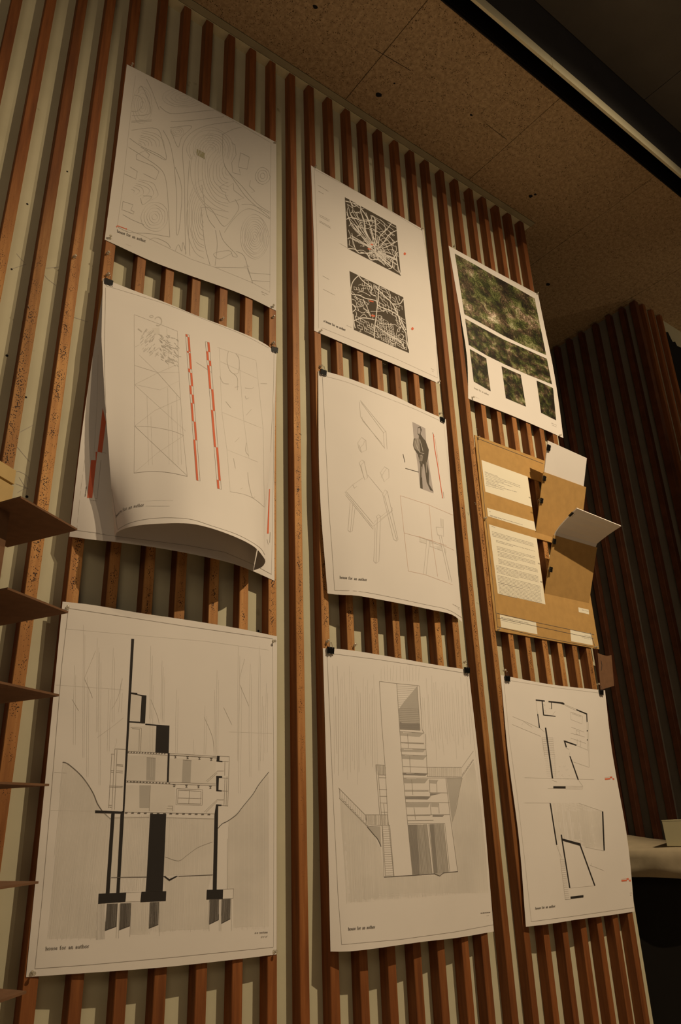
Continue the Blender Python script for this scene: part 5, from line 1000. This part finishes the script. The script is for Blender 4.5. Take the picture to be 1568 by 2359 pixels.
for a in ((303, 151, .001, 'clear push pin at the top left corner of the contour map sheet'), (633, 329, .001, 'clear push pin at the top right corner of the contour map sheet'), (253, 549, .001, 'clear push pin at the bottom left corner of the contour map sheet'), (628, 707, .001, 'clear push pin at the bottom right corner of the contour map sheet'),
          (171, 592, 0, 'clear push pin alone on the second bare slat left of the contour map'), (247.5, 584, 0, 'clear push pin on the slat just under the contour map sheet'), (247, 633, 0, 'clear push pin holding the left binder clip of the curling sheet'), (510.5, 736, 0, 'clear push pin on the slat above the middle of the curling sheet'),
          (628.5, 731, 0, 'clear push pin just below the contour map sheet, right side'), (628, 791, 0, 'clear push pin holding the right binder clip of the curling sheet'), (725, 386, .001, 'clear push pin at the top left corner of the road map sheet'), (971, 528, .001, 'clear push pin at the top right corner of the road map sheet'),
          (737, 763, .001, 'clear push pin at the bottom left corner of the road map sheet'), (1009, 881, .001, 'clear push pin at the bottom right corner of the road map sheet'), (737, 844, 0, 'clear push pin holding the left binder clip of the chair drawing'), (1012, 953, 0, 'clear push pin holding the right binder clip of the chair drawing'),
          (1045, 568, .001, 'clear push pin at the top left corner of the woodland photo sheet'), (1236, 677, .001, 'clear push pin at the top right corner of the woodland photo sheet'), (1087, 916, .001, 'clear push pin at the bottom left corner of the woodland photo sheet'), (1288, 1003, .001, 'clear push pin at the bottom right corner of the woodland photo sheet'),
          (1100, 1008, .0045, 'bright clear push pin at the top left corner of the presentation board'), (1116, 1194, .0045, 'clear push pin halfway down the left edge of the presentation board'), (1147, 1451, .0045, 'clear push pin at the bottom left corner of the presentation board'), (1372, 1491, .0045, 'clear push pin at the bottom right corner of the presentation board'),
          (753, 1478, 0, 'clear push pin holding the left binder clip of the tower elevation'), (1068, 1526, 0, 'clear push pin holding the right binder clip of the tower elevation'), (816, 1487, 0, 'clear push pin on the bare slat above the tower elevation'), (1160, 1545, 0, 'clear push pin holding the left binder clip of the floor plan sheet'),
          (1375, 1577, 0, 'clear push pin holding the right binder clip of the floor plan sheet'), (154, 1401, .001, 'clear push pin at the top left corner of the section drawing'), (629, 1477, .001, 'clear push pin at the top right corner of the section drawing'), (74, 2241, .002, 'clear push pin at the bottom left corner of the section drawing'), (631, 2192, .001, 'clear push pin at the bottom right corner of the section drawing')):
    pin(*a, tilt=(random.uniform(-.25, .25), random.uniform(-.3, .2)))
# staples left in the slats
first = None
for px_, py_, an, where in ((623, 1406, 40, 'slat above the right corner of the section drawing'), (692, 1424, 15, 'slat between the left and middle columns, lower one'), (66, 707, 60, 'far left slat, beside the curling sheet'), (151, 749, 20, 'slat just left of the curling sheet'), (82, 1250, 10, 'slat right behind the upper cardboard shelf tip'), (1098, 987, 30, 'slat above the presentation board'),
                            (885, 838, 10, 'slat just under the road map sheet'), (1100, 1390, 20, 'bare slat left of the presentation board'), (1095, 1160, 70, 'bare slat left of the presentation board, upper'), (692, 1000, 30, 'bare slat between the curling sheet and the chair drawing')):
    p = onY(px_, py_, -SD-.0012)
    if first is None:
        V, F = tube([Vector((-.005, .003, 0)), Vector((-.005, 0, 0)), Vector((.005, 0, 0)), Vector((.005, .003, 0))], .0007, 5); first = mesh('staple', V, F, 'steel', None, origin=(0, 0, 0)); o = first
    else: o = first.copy(); COL.objects.link(o)
    o.location = p; o.rotation_euler = (0, math.radians(an), 0); tag(o, 'shiny staple stuck in the '+where, 'staple', 'staples left in the slats')

# pencil marks and smudges on the plaster
V, F = [], []
def wl(pts, sc, w=1.1):
    prev = None
    for i, p in enumerate(pts):
        a, b = pts[max(0, i-1)], pts[min(len(pts)-1, i+1)]; l = math.hypot(b[0]-a[0], b[1]-a[1]) or 1; nx, ny = -(b[1]-a[1])/l*w/2, (b[0]-a[0])/l*w/2
        x, y = sc[0]+p[0]/sc[2], sc[1]+p[1]/sc[2]; cur = (onY(x+nx, y+ny, -.0004), onY(x-nx, y-ny, -.0004))
        if prev: n = len(V); V.extend([prev[0], prev[1], cur[1], cur[0]]); F.append((n, n+1, n+2, n+3))
        prev = cur
A_, B_, C_ = (0, 560, 3.92), (0, 1060, 5.896), (0, 700, 1.96)
for q, sc in (([(150, 95), (190, 145), (238, 190), (100, 235)], A_), ([(378, 225), (450, 224), (530, 215)], A_), ([(372, 255), (430, 325), (505, 382)], A_), ([(60, 595), (150, 547)], C_), ([(60, 625), (133, 712)], C_), ([(150, 170), (250, 150), (330, 185), (400, 250), (405, 300)], B_), ([(260, 230), (345, 370), (380, 395)], B_), ([(215, 320), (380, 390)], B_), ([(240, 440), (360, 370)], B_), ([(365, 230), (368, 340)], B_), ([(800, 318), (790, 365)], A_), ([(635, 660), (790, 710)], A_)): wl(q, sc)
mesh('pencil_marks', V, F, 'pencil', wall)
for x, y, r in ((63, 470, .0035), (16, 819, .004), (60, 915, .003), (62, 1144, .004), (155, 395, .003), (245, 585, .003), (595, 1454, .004), (27, 620, .003)):
    c = onY(x, y, -.0005); mesh('nail_hole', [(c.x+r*math.cos(t), c.y, c.z+r*math.sin(t)) for t in [i*math.pi/4 for i in range(8)]], [tuple(range(8))], 'black_paint', wall)

# ------------------------------------------------------------------ cardboard tower of shelves, left
tw = tag(empty('cardboard_tower', (.33, -.32, -.62)), 'tower model of square brown chipboard floors around a pale card core', 'model')
for z in (.603, .414, .24, .068, -.103, -.278, -.45):
    base = [(.4655, -.350), (.313, -.468), (.2145, -.274), (.367, -.156)]
    prism('floor_plate', [Vector((x, y, z)) for x, y in base], [Vector((x, y, z+.0042)) for x, y in base], 'brown_chipboard', tw)
q = onZ(17, 1135, .664)
prism('floor_plate', [Vector((q.x, q.y, .664)), Vector((q.x-.06, q.y-.045, .664)), Vector((q.x-.10, q.y+.03, .664)), Vector((q.x-.045, q.y+.075, .664))], [Vector((q.x, q.y, .668)), Vector((q.x-.06, q.y-.045, .668)), Vector((q.x-.10, q.y+.03, .668)), Vector((q.x-.045, q.y+.075, .668))], 'brown_chipboard', tw)
def core(z0, z1, m, sh=0.0):
    b = [(.316+sh, -.378), (.262+sh, -.420), (.222+sh, -.340), (.276+sh, -.298)]
    prism('core_wall', [Vector((x, y, z0)) for x, y in b], [Vector((x, y, z1)) for x, y in b], m, tw)
core(.6075, .663, 'pale_cardboard'); core(.6685, .700, 'pale_cardboard')
zz = [.599, .4185, .410, .2445, .236, .0725, .064, -.0985, -.107, -.2735, -.282, -.4455]
for a, b in zip(zz[0::2], [.4185, .2445, .0725, -.0985, -.2735, -.4455]): pass
for z1, z0 in ((.6028, .4183), (.4138, .2443), (.2398, .0723), (.0678, -.0987), (-.1032, -.2737), (-.2782, -.4457)): core(z0, z1, 'brown_chipboard')
core(-.62, -.4502, 'brown_chipboard')
pl = tag(box('plinth', .12, .52, -.52, -.12, ZF, -.62, 'box_white', None, .003), 'white plinth under the chipboard tower model', 'plinth')

# ------------------------------------------------------------------ right-hand side: covered table, box, tag, shadow shape
tb = tag(empty('side_table', (3.68, .1, ZF)), 'table with a black panel for the shade beneath, standing under the white cloth beside the dark slatted pier', 'table')
box('tabletop', 3.46, 3.885, -.62, .80, -.245, -.2165, 'table_shade_dark', tb); box('under_table_shade', 3.485, 3.88, -.60, .78, ZF+.001, -.246, 'table_shade_dark', tb)  # near-black panel stands for the unlit space below, shade put into the colour
V, F = [], []; ny, rows_ = 30, [(3.878, -.2), (3.78, -.2), (3.66, -.2), (3.54, -.2), (3.46, -.2), (3.43, -.204), (3.416, -.214), (3.41, -.24), (3.412, -.28), (3.408, -.322)]
for i, (x, z) in enumerate(rows_):
    for j in range(ny+1):
        y = -.63+1.44*j/ny; m_ = max(0, (y-.22)/.4) if i < 4 else 0
        V.append((x+(.006*math.sin(y*19+i) if i > 6 else 0), y, z+(.004*math.sin(y*13+x*20)+.045*min(1, m_)*math.sin(math.pi*min(1, (i+.6)/4.5)) if i < 6 else .004*math.sin(y*9)*(i-6)/3)))
for i in range(len(rows_)-1):
    for j in range(ny): a = i*(ny+1)+j; F.append((a, a+1, a+ny+2, a+ny+1))
o = mesh('table_cloth', V, F, 'cloth_white', None, smooth=True); tag(o, 'rumpled off-white cloth hanging over the edge of the side table', 'cloth')
sm = o.modifiers.new('thickness', 'SOLIDIFY'); sm.thickness = .003; sm.offset = 1
g = [onX(1531, 1958, 3.46)]; g = Vector((3.465, .186, -.1905))
wbx = tag(empty('white_box', g), 'plain off-white card box sitting on the rumpled cloth', 'box')
prism('box_body', [g, g+Vector((.02, -.19, 0)), g+Vector((.17, -.17, 0)), g+Vector((.15, .02, 0))], [g+Vector((-.002, .002, .108)), g+Vector((.018, -.188, .108)), g+Vector((.168, -.168, .108)), g+Vector((.148, .022, .108))], 'box_white', wbx, .001)
prism('lid', [g+Vector((-.003, .003, .1085)), g+Vector((.018, -.190, .1085)), g+Vector((.170, -.170, .1085)), g+Vector((.149, .023, .1085))], [g+Vector((-.003, .003, .1115)), g+Vector((.018, -.190, .1115)), g+Vector((.170, -.170, .1115)), g+Vector((.149, .023, .1115))], 'box_white', wbx)
pts = [onY(a, b, -SD-.002) for a, b in ((1376, 1504), (1388, 1509), (1398, 1511), (1408, 1509), (1414, 1580), (1387, 1588), (1383, 1588))]
tg = tag(prism('paper_tag', pts, [p+Vector((0, .0008, 0)) for p in pts], 'brown_chipboard'), 'small brown paper tag sticking out past the end slat below the presentation board', 'tag')
V, F = tube([onY(1384, 1522, -SD-.0028), onY(1386, 1532, -SD-.0028), onY(1385, 1544, -SD-.0028)], .0012, 5); mesh('pen_mark', V, F, 'ink', tg)
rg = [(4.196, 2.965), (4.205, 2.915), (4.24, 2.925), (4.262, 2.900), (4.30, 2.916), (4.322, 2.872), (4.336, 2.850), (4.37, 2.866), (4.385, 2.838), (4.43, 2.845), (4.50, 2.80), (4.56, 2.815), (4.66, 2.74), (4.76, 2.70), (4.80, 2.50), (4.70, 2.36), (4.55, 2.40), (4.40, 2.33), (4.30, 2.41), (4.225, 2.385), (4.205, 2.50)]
tag(prism('wall_shadow_shape', [Vector((x, .0035, z)) for x, z in rg], [Vector((x, .0075, z)) for x, z in rg], 'shadow_black'), 'black ragged-edged shape standing for a shadow on the lit wall beyond the pier, top right', 'sheet')  # ragged shadow on the lit wall, built as a thin black shape

# the gallery lamp itself, on the high ceiling behind the viewer's right shoulder, plus a plate added to shade the pier
Lp = Vector(LAMP); ax_ = (Vector((2.70, 0, -1.2))-Lp).normalized()
sl = tag(empty('gallery_lamp', Lp+Vector((0, 0, .12))), 'black track lamp with an added plate blocking light from the pier, high up out of the photograph', 'lamp')
V, F = lathe([(.001, -.11), (.045, -.11), (.052, -.10), (.052, -.012), (.048, -.012), (.048, -.095), (.001, -.100)], Lp, ax_, 20); mesh('housing', V, F, 'black_paint', sl, smooth=False)
V, F = tube([Lp-ax_*.06, Vector((Lp.x, Lp.y-.02, ZC+.30))], .008, 8); mesh('stem', V, F, 'black_paint', sl)
box('track_adaptor', Lp.x-.05, Lp.x+.05, Lp.y-.045, Lp.y+.005, ZC+.30, ZC+.3265, 'black_paint', sl)
prism('added_light_blocker', [Vector((2.457, -2.38, 2.86)), Vector((2.70, -2.45, 2.86)), Vector((2.70, -2.45, 3.30)), Vector((2.457, -2.38, 3.30))], [Vector((2.4575, -2.378, 2.86)), Vector((2.7005, -2.448, 2.86)), Vector((2.7005, -2.448, 3.30)), Vector((2.4575, -2.378, 3.30))], 'black_paint', sl)  # unseen plate added to keep the lamp's light off the pier
# ------------------------------------------------------------------ lift everything onto the floor level
bpy.context.view_layer.update()
for o in list(scene.objects):
    if o.parent is None and o.type not in ('LIGHT', 'CAMERA'): o.location.z += H
